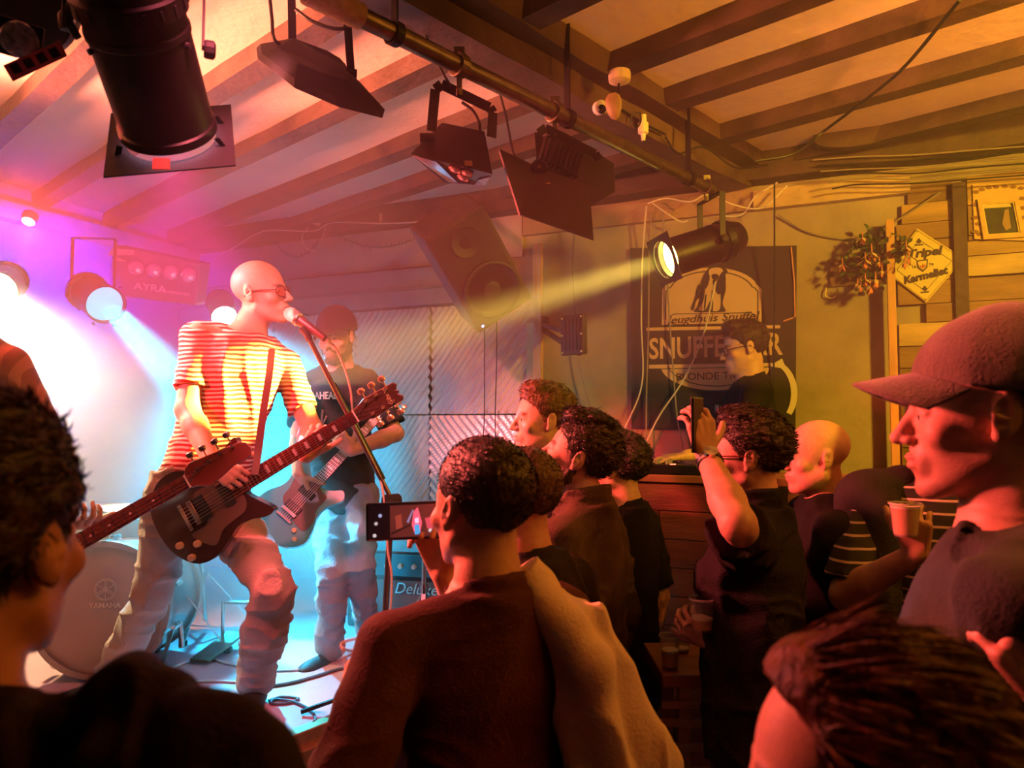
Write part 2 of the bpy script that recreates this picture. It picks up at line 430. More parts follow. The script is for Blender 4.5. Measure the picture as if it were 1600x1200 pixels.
# main beam (carries its own bevelled lower board) and wall plate
bm0 = Vector((0, 2.46, CZ - .075)); mbm = wobbly(MB(), bm0 - JQ * 2.6 - JD * .06, clipline(bm0, JQ) - JD * .06, .16, .17, 91, .006, 40)
S_(mbm.build('trim_9', mat('main_beam', (.10, .055, .04), .55, noise=.5, nscale=4, bump=.6, bscale=22)))
bm1 = bm0 - JD * .17 + Vector((0, 0, .045)); mbm = wobbly(MB(), bm1 - JQ * 2.6, clipline(bm1, JQ), .10, .09, 95, .006, 40)
S_(mbm.build('trim_10', WOOD))
mb = MB(); wobbly(mb, wp(UL, CZ - .065, .06), wp(UR - .1, CZ - .065, .06), .12, .13, 5, .005, 50); S_(mb.build('trim_11', WOOD))
# pale timber wall plate along the left wall
mb = MB(); a = CN + WD * .07 + Vector((0, 0, CZ - .16)); wobbly(mb, a, a + LD * 5, .10, .09, 6, .004, 30); S_(mb.build('trim_12', mat('pale_beam', (.5, .36, .27), .6, noise=.3, nscale=8, bump=.3, bscale=30)))
# band under the plate, and grey box rail above the corrugated panels
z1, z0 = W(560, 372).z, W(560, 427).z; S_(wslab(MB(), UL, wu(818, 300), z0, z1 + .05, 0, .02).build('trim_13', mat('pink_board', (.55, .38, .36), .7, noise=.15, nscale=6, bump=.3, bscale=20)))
z1, z0 = W(600, 428).z, W(600, 484).z
S_(wslab(MB(), UL, wu(800, 440), z0, z1, 0, .07).build('trim_14', mat('grey_rail', (.32, .24, .24), .6, noise=.2, nscale=6)))
mb = MB(); wslab(mb, UL, wu(800, 440), z0 + (z1 - z0) * .42, z0 + (z1 - z0) * .50, .07, .085); S_(mb.build('trim_15', mat('grey_rail_bead', (.22, .16, .16), .6)))
# pale boards at the top of the right part of the wall
mb = MB(); z1, z0 = W(1300, 288).z, W(1300, 318).z; 
S_(wslab(MB(), wu(1178, 300), wu(1421, 300), z0, z1, 0, .045).build('trim_16', mat('pale_board', (.60, .42, .22), .6, noise=.3, nscale=4, bump=.3, bscale=30)))
S_(wslab(MB(), wu(820, 350), wu(1178, 350), W(1000, 350).z, W(1000, 318).z, 0, .03).build('trim_17', mat('brown_board', (.36, .22, .14), .6, noise=.3, nscale=4, bump=.3, bscale=30)))
# carved brackets between the last joists
def bracket(px, py, r, seed):
    M = WF.to_4x4(); M.translation = W(px, py, .20); poly = [(r * 1.5 * math.cos(a), -r * .42 * math.sin(a)) for a in [i * PI / 14 for i in range(15)]] + [(-r * 1.5, .05), (r * 1.5, .05)]
    o = MB().prism(poly, -.03, .03, M).build('trim_%d' % seed, WOOD, bevel=.004); S_(o)
bracket(1440, 186, .085, 18); bracket(1340, 214, .12, 19)
# ---- corrugated acoustic/foil panels behind the band, each a sheet of its own
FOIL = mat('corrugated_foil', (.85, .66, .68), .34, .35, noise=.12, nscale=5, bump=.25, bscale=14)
def corrugated(u0, u1, z0, z1, ang, off, pitch=.034, amp=.011, seed=0):
    nx = int((u1 - u0) / .011); nz = int((z1 - z0) / .013); M = np.stack(np.meshgrid(np.linspace(u0, u1, nx + 1), np.linspace(z0, z1, nz + 1), indexing='ij'), -1).reshape(-1, 2)
    w = vnoise(np.c_[M * 2.3, np.full(len(M), seed)], 1) * .02; ph = ((M[:, 0]) * math.cos(ang) + M[:, 1] * math.sin(ang) + w) * 2 * PI / pitch
    o = off + amp * np.sin(ph) + .006 * vnoise(np.c_[M, np.full(len(M), seed)], 3)
    base = A3(U0); V = base[None] + np.outer(M[:, 0], A3(WD)) - np.outer(o, A3(WN)); V[:, 2] = M[:, 1]
    i = np.arange(nx)[:, None] * (nz + 1) + np.arange(nz)[None]; i = i.ravel(); Fc = np.stack([i, i + nz + 1, i + nz + 2, i + 1], 1)
    o_ = mk_mesh('corrugated_panel', V, Fc, FOIL, parent=bpy.data.objects['wall_back']); return o_
pz = [ST, W(700, 648).z, W(600, 486).z]; pu = [UL + .02, wu(432, 600), wu(560, 600), wu(677, 600), wu(838, 600)]
k = 0
for a in range(4):
    for b in range(2):
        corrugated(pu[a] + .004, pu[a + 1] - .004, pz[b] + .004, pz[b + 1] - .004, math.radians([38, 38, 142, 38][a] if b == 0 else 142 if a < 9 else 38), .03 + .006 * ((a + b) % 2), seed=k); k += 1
# ---- stage
E0 = Vector((-.71, 2.37, 0)); ED = Vector((.63, .777, 0)).normalized()
sA = E0 - ED * 2.6; tB = (WC - WN.dot(E0)) / WN.dot(ED); sB = E0 + ED * tB
tL = (WD.dot(CN) - WD.dot(sA)) / WD.dot(LD) if abs(WD.dot(LD)) > 1e-6 else 0
sD = CN + LD * 4.9
poly = [(sA.x, sA.y), (sB.x, sB.y), (CN.x, CN.y), (sD.x, sD.y)]
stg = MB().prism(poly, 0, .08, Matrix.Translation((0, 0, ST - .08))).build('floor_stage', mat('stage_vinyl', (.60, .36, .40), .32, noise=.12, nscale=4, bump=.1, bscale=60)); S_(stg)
en = Vector((.777, -.63, 0)).normalized()
mb = MB(); fa, fb = sA, sB - ED * .05; c = en * .0
mb.bar(fa + Vector((0, 0, ST / 2 - .06)) - en * .03, fb + Vector((0, 0, ST / 2 - .06)) - en * .03, .04, ST - .12); S_(mb.build('trim_20', mat('stage_skirt', (.06, .035, .03), .7)))
mb = MB(); mb.bar(fa + en * .012 + Vector((0, 0, ST - .018)), fb + en * .012 + Vector((0, 0, ST - .018)), .05, .05); mb.bar(fa + en * .045 + Vector((0, 0, ST - .10)), fb + en * .045 + Vector((0, 0, ST - .10)), .035, .12)
S_(mb.build('trim_21', mat('edge_strip', (.55, .40, .20), .3, .8, noise=.2, nscale=20), bevel=.004))
# ---- posts
def post(px0, px1, y0, zb, off, name, m, th=.035):
    u0, u1 = wu(px0, 500, off), wu(px1, 500, off); z1 = W((px0 + px1) / 2, y0, off).z
    o = wslab(MB(), u0, u1, zb, z1, off, off + th).build(name, m, bevel=.002); return S_(o)
post(836, 849, 382, ST * 0 + .0, .05, 'trim_22', mat('pink_post', (.62, .36, .26), .6, noise=.25, nscale=9, stretch=(3, 3, .4)))
z0, z1 = W(829, 596, .04).z, W(829, 504, .04).z
tag(wslab(MB(), wu(823, 550, .04), wu(835, 550, .04), z0, z1, .03, .045).build('wooden_batten', mat('pale_batten', (.80, .66, .34), .6, noise=.15, nscale=9), bevel=.002), 'short pale yellow batten nailed beside the pink wooden post', 'batten')
post(1387, 1400, 345, 1.0, .06, 'trim_23', mat('orange_post', (.70, .36, .12), .5, noise=.3, nscale=9, bump=.2, bscale=50, stretch=(3, 3, .4)))
post(1492, 1514, 287, 1.9, .02, 'trim_24', WOOD, .03)
# ---- cladding boards on the right wall (parts of the wall)
wb = bpy.data.objects['wall_back']; rr = random.Random(4)
pm = [mat('wall_plank_%s' % q, c, .55, noise=.35, nscale=5, bump=.35, bscale=40, stretch=(.6, .6, 4)) for q, c in (('honey', (.50, .30, .10)), ('brown', (.34, .19, .07)), ('pale', (.62, .42, .17)), ('umber', (.24, .13, .05)))]
for (y0, y1, x0, x1, m) in [(288, 318, 1421, 1492, 3), (318, 349, 1411, 1492, 0), (349, 376, 1402, 1492, 1), (376, 404, 1402, 1492, 1), (404, 440, 1402, 1492, 0), (440, 476, 1402, 1640, 1), (476, 505, 1445, 1640, 1), (505, 541, 1402, 1492, 2), (505, 541, 1500, 1640, 0), (541, 575, 1402, 1640, 1),
                         (376, 384, 1514, 1640, 1), (384, 407, 1500, 1640, 0), (407, 438, 1502, 1640, 2), (575, 612, 1402, 1640, 3), (612, 650, 1402, 1640, 3), (650, 700, 1402, 1640, 3), (286, 330, 1514, 1640, 0), (330, 376, 1514, 1640, 1), (700, 750, 1402, 1640, 3)]:
    xm = (x0 + x1) / 2; o = rr.uniform(.0, .008) + (.012 if m != 3 else .004)
    b = wslab(MB(), wu(x0, 450), wu(x1, 450), W(1450, y1).z + .0015, W(1450, y0).z - .0015, .001, .012 + o).build('plank', pm[m], wb, bevel=.0015)
# brown patch board behind the flowers
wslab(MB(), wu(1297, 425), wu(1392, 425), W(1340, 446).z, W(1340, 402).z, 0, .015).build('plank', mat('patch_board', (.22, .11, .05), .6, noise=.3, nscale=6), wb)
# ---- dj booth: plank by plank
BO = .79
bt = empty('dj_booth', wp(wu(1150, 700, BO), 0, BO), 'chest-high booth of reddish horizontal planks under the banner', 'booth')
bz1 = W(1050, 742, BO).z; ub0 = wu(985, 740, BO); ub1 = wu(1600, 740, BO) + .5
wslab(MB(), ub0, ub1, bz1 - .03, bz1, BO - .34, BO + .012).build('counter_top', mat('booth_top', (.34, .13, .08), .45, noise=.35, nscale=5, stretch=(.5, .5, 4)), bt, bevel=.003)
wslab(MB(), ub0 + .02, ub1, .02, bz1 - .03, BO - .05, BO - .02).build('back_panel', mat('booth_back', (.03, .015, .01), .8), bt)
bmats = [mat('booth_plank_%d' % i, c, .5, noise=.4, nscale=5, bump=.35, bscale=40, stretch=(.6, .6, 4)) for i, c in enumerate([(.30, .10, .06), (.24, .08, .045), (.34, .13, .07)])]
z = bz1 - .032; row = 0
while z > .06:
    hgt = .112; us = [ub0 + .01] + ([wu(1030, 800, BO)] if row == 1 else [ub0 + .5 + .37 * ((row * 7) % 5)] if row else []) + [ub0 + 1.5 + .2 * ((row * 3) % 4)] + [ub1]
    for a, b in zip(us[:-1], us[1:]):
        wslab(MB(), a + .0015, b - .0015, max(z - hgt + .002, .02), z - .002, BO - .02, BO - .003 + rr.uniform(0, .005)).build('plank', bmats[rr.randrange(3)], bt, bevel=.0012)
    z -= hgt; row += 1
# ------------------------------------------------------------------ lighting rig
PD = JQ                                                      # the pipe runs with the main beam
def pipe_at(px):
    """point of the pipe axis seen at column px"""
    X = (px - 800) / F; p0 = Vector((0, 2.13, 0)); s = (X * p0.y - p0.x) / (PD.x - X * PD.y); q = p0 + PD * s; return Vector((q.x, q.y, CAMZ + .97))
tr = empty('lighting_pipe', pipe_at(800), 'long steel pipe hung under the ceiling carrying the stage lights', 'pipe')
pa, pb = pipe_at(380), pipe_at(1116)
MB().tube([pa, pb], .024, 24).build('tube', STEEL, tr, smooth=True)
ta, tb = pipe_at(470), pipe_at(556)
tp_ = MB(); tp_.tube([ta.lerp(tb, i / 14) for i in range(15)], [.031 + .0012 * math.sin(i * 2.3) for i in range(15)], 18); tp_.build('tape_wrap', mat('masking_tape', (.66, .46, .18), .5, noise=.3, nscale=40, bump=.4, bscale=60), tr, smooth=True)
for px in (612, 888, 1080):
    q = pipe_at(px); MB().bar(q + Vector((0, 0, .02)), Vector((q.x, q.y, CZ)), .022, .006, up=PD).build('hanger', BLK, tr); MB().lathe([(.027, -.012), (.031, -.012), (.031, .012), (.027, .012)], frame(q, PD), 20, closed=True).build('clamp_ring', BLK, tr)
def hook_clamp(parent, q, drop=.07):
    mb = MB(); mb.lathe([(.025, -.014), (.033, -.014), (.033, .014), (.025, .014)], frame(q, PD), 20, closed=True); mb.box(q + Vector((0, 0, .036)), (.03, .03, .02)); mb.bar(q + Vector((0, 0, -.03)), q + Vector((0, 0, -drop)), .014, .014)
    mb.lathe([(.009, 0), (.009, .02)], Matrix.Translation(q + Vector((0, 0, -drop))), 8); return mb.build('hook_clamp', STEEL, parent, bevel=.001)
def yoke(parent, top, c, ax, width, w=.028, th=.005, piv=None):
    """U strap from top to the two pivots either side of c along ax"""
    ax = Vector(ax).normalized(); top = Vector(top); c = Vector(c); l, r = c - ax * width / 2, c + ax * width / 2; up = (top - c).normalized(); hh = (top - c).dot(up)
    tl, tr_ = top - ax * width / 2, top + ax * width / 2; mb = MB(); nn = ax.cross(up)
    mb.bar(l, tl, th, w, up=nn); mb.bar(r, tr_, th, w, up=nn); mb.bar(tl, tr_, th, w, up=nn)
    o = mb.build('yoke', BLK, parent, bevel=.0012)
    for q, s in ((l, -1), (r, 1)):
        k = MB(); k.lathe([(.016, 0), (.018, .004), (.018, .018), (.012, .022)], frame(q + ax * s * .002, ax * s), 10); k.build('knob', BLKM, parent)
    return o
def par_can(name, label, front, axis, L, R, lens_col, estr, group=None, ring=1.12, yk=None, xref=(0, 0, 1), plate=None):
    """stage can: turned body with rings and vents, lens glowing at the front"""
    axis = Vector(axis).normalized(); M = frame(front, axis, xref); root = empty(name, Vector(front) - axis * L * .5, label, 'stage light', group)
    prof = [(R * .30, -L), (R * .62, -L * .995), (R * .78, -L * .96), (R * .90, -L * .88), (R * .98, -L * .82), (R * 1.0, -L * .80), (R * 1.09, -L * .79), (R * 1.09, -L * .70), (R * 1.0, -L * .69), (R * 1.0, -L * .62), (R * 1.03, -L * .61), (R * 1.03, -L * .58), (R, -L * .57), (R, -L * .06), (R * 1.05, -L * .05), (R * 1.05, 0), (R * .97, 0), (R * .97, -L * .1), (R * .2, -L * .3)]
    MB().lathe(prof, M, 48).build('body', BLK, root, smooth=True)
    mb = MB()
    for k in range(20):
        a = 2 * PI * k / 20; mb.box(M @ Vector((R * 1.095 * math.cos(a), R * 1.095 * math.sin(a), -L * .745)), (.004, R * .05, L * .05), R=(M.to_3x3() @ Matrix.Rotation(a, 3, 'Z')))
    for k in range(3): a = 2 * PI * k / 3 + .5; mb.lathe([(.006, 0), (.006, .008)], frame(M @ Vector((R * 1.02 * math.cos(a), R * 1.02 * math.sin(a), -L * .55)), M.to_3x3() @ Vector((math.cos(a), math.sin(a), 0))), 8)
    mb.build('vent_ribs', BLKM, root)['kind'] = 'stuff'
    lm = mat('lens_%s' % name, lens_col, .2, emit=lens_col, estr=estr)
    mb = MB(); mb.lathe([(.0001, -L * .03)] + [(R * .93 * i / 6, -L * .03 - .012 * (i / 6) ** 2) for i in range(1, 7)], M, 40); mb.build('lens', lm, root, smooth=True)
    for s in (-1, 1):
        for k in range(2):
            mb = MB(); mb.bar(M @ Vector((s * R * 1.02, (k - .5) * R, .0)), M @ Vector((s * R * 1.12, (k - .5) * R, .02)), .012, .003); mb.build('clip', BLK, root)
    if plate:
        p = plate; h = MB(); n = 40; vs = []
        Mp = M @ Matrix.Translation((0, 0, .018))
        for z in (0, .003):
            for k in range(n): a = 2 * PI * k / n; vs.append(Mp @ Vector((R * .98 * math.cos(a), R * .98 * math.sin(a), z)))
            for k in range(n):
                a = 2 * PI * k / n; q = max(abs(math.cos(a)), abs(math.sin(a))); vs.append(Mp @ Vector((p / 2 * math.cos(a) / q, p / 2 * math.sin(a) / q, z)))
        fs = []
        for k in range(n):
            j = (k + 1) % n; fs += [(k, j, n + j, n + k), (2 * n + k, 3 * n + k, 3 * n + j, 2 * n + j), (n + k, n + j, 3 * n + j, 3 * n + k), (k, 2 * n + k, 2 * n + j, j)]
        h.add(vs, fs); h.build('colour_frame', BLKM, root)
    return root, M
def view(px, py): return (P(px, py, 1) - Vector((0, 0, CAMZ))).normalized()
Rv = Vector((1, 0, 0))
# big black can, top left
v = view(265, 240); uu = v.cross(Rv).normalized() * -1; rgt = v.cross(Vector((0, 0, 1))).normalized(); upv = rgt.cross(v).normalized()
axm = (v * .50 + rgt * .27 - upv * .82).normalized()
fm = P(264, 204, 1.55); 
pr, Mm = par_can('spotlight_can', 'large black spotlight can hanging at the upper left above the singer', fm, axm, .36, .094, (1, .5, .75), 6, plate=.255, xref=rgt)
pc = fm - axm * .20; sx = rgt
yoke(pr, pc + Vector((0, 0, .34)), pc, sx, .225, w=.022)
MB().lathe([(.0055, 0), (.0075, .003), (.0075, .006), (.003, .006)], frame(P(190, 104, 1.38), -view(190, 104)), 14).build('rivet', mat('brass', (.8, .6, .12), .3, .9), pr)
mb = MB(); ql = fm - axm * .22 - rgt * .115; mb.bar(ql + Vector((0, 0, .03)), ql - Vector((0, 0, .035)), .016, .016); mb.bar(ql - Vector((0, 0, .015)), ql - Vector((-.02, 0, .05)), .014, .014); mb.build('wing_bolt', BLKM, pr, bevel=.003)
MB().box(P(252, 256, 1.44), (.032, .006, .022)).build('tape_tab', mat('red_tape', (.55, .12, .08), .6), pr)
# effect light at the top left corner
ef = empty('effect_light', P(40, 20, 1.5), 'rounded black effect light with a crystal lens at the top left corner', 'stage light')
c0 = P(30, -10, 1.55); ax0 = (P(15, 95, 1.35) - P(30, -30, 1.6)).normalized(); M0 = frame(c0, ax0, (1, 0, 0))
MB().lathe([(.0001, -.10), (.09, -.09), (.115, -.05), (.12, .02), (.115, .06), (.10, .085), (.06, .095), (.0001, .097)], M0, 40).build('housing', BLK, ef, smooth=True)
vl = view(32, 58); Ml = frame(P(30, 62, 1.36), -vl, (1, -.1, -.35))
mb = MB(); mb.prism([(-.038, -.034), (.038, -.034), (.038, .034), (-.038, .034)], -.012, .0, Ml); mb.build('lens_bezel', BLK, ef, bevel=.003)
mb = MB(); mb.lathe([(.033 * math.sin(a), .016 * math.cos(a)) for a in [i * PI / 16 for i in range(8, -1, -1)]], Ml, 28); mb.build('crystal_lens', mat('crystal_glass', (.35, .50, .50), .12, .2, spec=.9, coat=1, noise=.5, nscale=90, bump=.5, bscale=120), ef, smooth=True)
Mb_ = frame(P(60, 92, 1.38), -vl, (1, 0, .42))
mb = MB(); mb.prism([(-.062, -.018), (.048, -.014), (.052, .014), (-.06, .012)], -.006, 0, Mb_); mb.build('label_strip', mat('pink_print', (1, .2, .35), .5), ef, bevel=.001)
mb = MB()
for i in range(4): mb.prism([(-.052 + i * .025, -.009), (-.036 + i * .025, -.009), (-.036 + i * .025, .008), (-.052 + i * .025, .008)], 0, .0015, Mb_)
mb.build('switch_block', BLKM, ef)
# flat flood seen from behind
fl = empty('flood_light', P(500, 110, 1.9), 'flat angular black flood light hanging near the taped pipe end', 'stage light')
vf = view(500, 125); rf = vf.cross(Vector((0, 0, 1))).normalized(); uf = rf.cross(vf).normalized()
def sp(px, py, d): return P(px, py, d)
out = [(400, 75, 2.02), (412, 73, 2.04), (450, 66, 2.06), (540, 100, 2.05), (548, 118, 2.03), (575, 142, 1.98), (602, 172, 1.92), (598, 185, 1.88), (530, 168, 1.84), (460, 138, 1.86), (428, 112, 1.92), (402, 92, 1.98)]
pts = [sp(*q) for q in out]; cen = sum(pts, Vector()) / len(pts); nrm = Vector((.25, .35, -.9)).normalized()
mb = MB(); n = len(pts); back = [p - nrm * .02 + (cen - p) * .12 for p in pts]; b2 = [p - nrm * .05 + (cen - p) * .45 for p in pts]
mb.add(pts + back + b2, [tuple(range(n))] + [(i, (i + 1) % n, n + (i + 1) % n, n + i) for i in range(n)] + [(n + i, n + (i + 1) % n, 2 * n + (i + 1) % n, 2 * n + i) for i in range(n)] + [tuple(range(2 * n, 3 * n))])
mb.build('housing', BLKM, fl, bevel=.002)
q1, q2 = sp(457, 76, 2.02), sp(549, 115, 2.0); t1 = sp(455, -40, 2.0); t2 = sp(545, -10, 2.0); MB().bar(q1, t1, .022, .006, up=vf).build('strap', BLK, fl, bevel=.001); MB().bar(q2 + Vector((0, 0, -.01)), sp(543, 36, 2.0), .022, .006, up=vf).build('strap', BLK, fl, bevel=.001)
MB().bar(t1, t2, .022, .006, up=vf).build('cross_strap', BLK, fl)
for q in (q1, q2): MB().lathe([(.013, -.015), (.013, .015)], frame(q, rf), 10).build('knob', BLKM, fl)
MB().tube(spline([sp(420, -20, 1.95), sp(425, 30, 1.95), sp(428, 60, 1.95), sp(445, 75, 2.0)]), .005, 8).build('cable', RUB, fl, smooth=True)
# three-led effect light under the pipe
def q3(px, py, d): return P(px, py, d)
le = empty('led_effect_light', P(712, 240, 2.0), 'trapezoid black light with three round leds hanging from the pipe middle', 'stage light')
A = [q3(641, 240, 1.93), q3(686, 192, 2.1), q3(760, 205, 2.12), q3(785, 283, 1.90), q3(730, 262, 1.84)]
top = [q3(688, 192, 2.12), q3(756, 206, 2.14), q3(768, 262, 1.98), q3(641, 240, 1.96)]
bot = [q3(702, 282, 2.06), q3(760, 288, 2.08), q3(784, 284, 1.97), q3(672, 266, 1.92)]
frn = [q3(641, 240, 1.93), q3(768, 272, 1.91), q3(748, 290, 1.93), q3(676, 268, 1.95)]
# box: upper shell sloping to a lower edge; the led face looks down and towards the room
T0, T1, T2, T3 = q3(690, 191, 2.13), q3(757, 205, 2.13), q3(770, 272, 1.92), q3(641, 240, 1.92)
B0, B1, B2, B3 = q3(716, 262, 2.16), q3(770, 272, 2.16), q3(758, 290, 2.0), q3(694, 285, 2.0)
mb = MB().add([T0, T1, T2, T3, B0, B1, B2, B3], [(0, 1, 2, 3), (4, 7, 6, 5), (0, 4, 5, 1), (1, 5, 6, 2), (3, 7, 4, 0)]); mb.build('housing', BLK, le, bevel=.002)
mf = MB().add([T3 + (B3 - T3) * .0, T2, B2, B3], [(0, 1, 2, 3)]); face = mf.build('led_face', mat('led_face', (.16, .13, .13), .25, .6), le)
fx = (T2 - T3).normalized(); fn_ = (T2 - T3).cross(B2 - T2).normalized(); fn_ = fn_ if fn_.dot(Vector((0, -1, -1))) > 0 else -fn_
def onface(a, b): return (T3.lerp(T2, a)).lerp(B3.lerp(B2, a), b) + fn_ * .002
for a, b in ((.50, .25), (.66, .30), (.56, .62)):
    mb = MB(); mb.lathe([(.0001, .006), (.010, .004), (.014, 0), (.016, .003), (.017, .0)], frame(onface(a, b), fn_), 20); mb.build('led', mat('led_glass', (.85, .5, .45), .1, .4), le, smooth=True)
mb = MB().add([onface(.02, .02), onface(.30, .05), onface(.36, .95), onface(.16, .95)], [(0, 1, 2, 3)]); mb.build('mirror_wing', mat('mirror_face', (.9, .78, .8), .12, 1), le)
mb = MB().add([onface(.83, .6), onface(.99, .2), onface(.995, .95), onface(.75, .95)], [(0, 1, 2, 3)]); mb.build('mirror_wing', mat('mirror_face'), le)
MB().box(q3(732, 256, 1.93), (.02, .01, .014)).build('sticker', mat('tan_sticker', (.6, .35, .15), .6), le)
yy = [q3(674, 205, 2.05), q3(680, 140, 2.05), q3(690, 132, 2.05), q3(765, 168, 2.07), q3(770, 176, 2.07), q3(768, 214, 2.05)]
mb = MB(); [mb.bar(a, b, .028, .005, up=vf) for a, b in zip(yy[:-1], yy[1:])]; mb.build('yoke', BLK, le, bevel=.001)
hook_clamp(le, pipe_at(716), .085)
MB().lathe([(.014, -.02), (.014, .02)], frame(q3(668, 216, 2.03), (1, 0, 0)), 12).build('knob', BLKM, le)
MB().tube(spline([q3(722, 160, 2.05), q3(738, 172, 2.05), q3(748, 190, 2.06), q3(750, 206, 2.08)]), .0045, 8).build('cable', RUB, le, smooth=True)
# flood with barn door
fd = empty('barn_door_light', P(890, 260, 2.3), 'finned black flood light with one big barn door flap', 'stage light')
c = [q3(842, 215, 2.25), q3(880, 205, 2.38), q3(960, 255, 2.42), q3(962, 300, 2.35), q3(925, 322, 2.2), q3(845, 285, 2.15)]
cen = sum(c, Vector()) / 6; bk = [p + (cen - p) * .25 + vf * .12 for p in c]; n = 6
mb = MB().add(c + bk, [tuple(range(n)), tuple(range(n, 2 * n))[::-1]] + [(i, (i + 1) % n, n + (i + 1) % n, n + i) for i in range(n)]); mb.build('housing', BLKM, fd, bevel=.004)
for i in range(9):
    a = q3(850 + i * 7, 213 + i * 3.6, 2.24 + i * .012); b = q3(840 + i * 7, 248 + i * 3.6, 2.17 + i * .012); MB().bar(a - vf * .02, b - vf * .02, .0035, .016, up=vf).build('fin', BLK, fd)
mb = MB().add([q3(780, 235, 2.2), q3(838, 262, 2.2), q3(920, 292, 2.12), q3(927, 376, 1.98), q3(812, 336, 2.0)], [(0, 1, 2, 3, 4)])
o = mb.build('barn_door', mat('door_black', (.035, .03, .02), .5, noise=.3, nscale=10), fd); md = o.modifiers.new('s', 'SOLIDIFY'); md.thickness = .005
o = MB().add([q3(780, 235, 2.2), q3(812, 336, 2.0), q3(838, 300, 2.12), q3(822, 262, 2.2)], [(0, 1, 2, 3)]).build('barn_door', mat('door_black'), fd); md = o.modifiers.new('s', 'SOLIDIFY'); md.thickness = .005
yy = [q3(845, 262, 2.2), q3(841, 208, 2.24), q3(852, 200, 2.26), q3(930, 240, 2.32), q3(937, 250, 2.32)]
mb = MB(); [mb.bar(a, b, .026, .005, up=vf) for a, b in zip(yy[:-1], yy[1:])]; mb.build('yoke', BLK, fd, bevel=.001)
MB().lathe([(.024, -.01), (.026, .0), (.02, .012)], frame(q3(843, 262, 2.17), -view(843, 262)), 20).build('knob', BLK, fd); MB().lathe([(.006, 0), (.005, .005)], frame(q3(843, 260, 2.15), -view(843, 262)), 8).build('bolt', STEEL, fd)
hook_clamp(fd, pipe_at(868), .075)
MB().prism([(-.011, 0), (0, -.008), (.011, 0), (0, .008)], 0, .002, frame(q3(856, 289, 2.12), -view(856, 289))).build('sticker', mat('yellow_sticker', (.8, .6, .15), .5), fd)
# yellow can at the far end of the pipe
axy = (AIM_Y - LENS_Y).normalized()
py_, My = par_can('yellow_spotlight_can', 'black spotlight can throwing the yellow beam at the far end of the pipe', LENS_Y - axy * .03, axy, .36, .080, (1, .8, .15), 40, plate=.20)
pc = LENS_Y - axy * .24; yoke(py_, Vector((pc.x, pc.y, pc.z + .20)), pc, Vector((0, 0, 1)).cross(axy), .19, w=.026)
hook_clamp(py_, pipe_at(1108), .06)
MB().bar(pipe_at(1108) - Vector((0, 0, .03)), Vector((pc.x, pc.y, pc.z + .2)), .03, .008, up=vf).build('hanging_strap', BLK, py_)
# cyan can, its glowing lens, on the left wall
axc = (P(560, 760, 2.2) - LENS_C).normalized()
pcy, Mc = par_can('cyan_spotlight_can', 'stage light with glowing cyan lens hanging left of the singer', LENS_C - axc * .02, axc, .34, .088, (0, .65, 1), 1.3)
pc = LENS_C - axc * .20; yoke(pcy, Vector((pc.x, pc.y, pc.z + .28)), pc, (1, .1, 0), .20)
# other hazy heads at the left edge
axw = Vector((.35, -.8, -.35)).normalized()
par_can('bright_spotlight_can', 'stage light glaring yellow white at the left edge of the stage', LENS_W - axw * .02, axw, .30, .085, (1, .85, .45), 45)
axb = (P(480, 930, 2.9) - LENS_B).normalized()
par_can('back_spotlight_can', 'white-hot stage light glowing behind the head of the singer', LENS_B - axb * .03, axb, .26, .075, (.6, .95, 1), 40)
bl = empty('blue_lamp', P(44, 345, 3.6), 'small glowing blue lamp under the pale beam at the left', 'stage light')
MB().lathe([(.0001, 0), (.02, -.002), (.034, -.012), (.036, -.02), (.036, -.05)], frame(P(44, 347, 3.58), (0.1, -.5, -.8)), 24).build('housing', BLK, bl, smooth=True)
MB().lathe([(.0001, .006), (.018, .004), (.028, -.003)], frame(P(44, 347, 3.57), (0.1, -.5, -.8)), 24).build('lens', mat('blue_lens', (.1, .5, 1), .3, emit=(.1, .6, 1), estr=9), bl, smooth=True)
# bar with four faceted heads and maker's lettering
ay = empty('light_bar', P(245, 440, 3.9), 'grey light bar with four faceted domes over the back of the stage', 'light bar')
Ma = frame(P(238, 440, 3.9), Vector((-.05, -1, -.22)), (1, -.08, -.14))
GRY = mat('grey_plastic', (.12, .11, .12), .6, noise=.1, nscale=10)
MB().prism([(-.25, -.10), (.24, -.10), (.26, .13), (-.22, .17)], -.12, 0, Ma).build('housing', GRY, ay, bevel=.012)
for i in range(4):
    c_ = Vector((-.085 + i * .095, .062 - i * .001, 0)); mb = MB(); mb.lathe([(.0001, -.012), (.03, .0), (.042, .008), (.036, .028), (.02, .044), (.0001, .048)], Ma @ Matrix.Translation(c_), 9); mb.build('faceted_dome', mat('dome_glass', (.8, .66, .62), .15, .5), ay)
    MB().lathe([(.044, .002), (.050, .002), (.050, .010), (.044, .010)], Ma @ Matrix.Translation(c_), 24, closed=True).build('dome_ring', GRY, ay)
text('AYRA', Ma @ Matrix.Translation((-.01, -.035, .001)), .052, mat('pale_print', (.8, .75, .75), .6), ay, sx=1.35)
text('TECHNOLOGY', Ma @ Matrix.Translation((.125, -.045, .001)), .020, mat('pale_print'), ay, sx=1.2)
mb = MB(); mb.prism([(-.24, .11), (-.10, .13), (-.10, .155), (-.22, .15)], 0, .01, Ma); mb.prism([(-.22, .085), (-.14, .09), (-.19, .105)], 0, .01, Ma); mb.build('reflector', mat('pale_reflector', (.75, .55, .5), .3), ay)
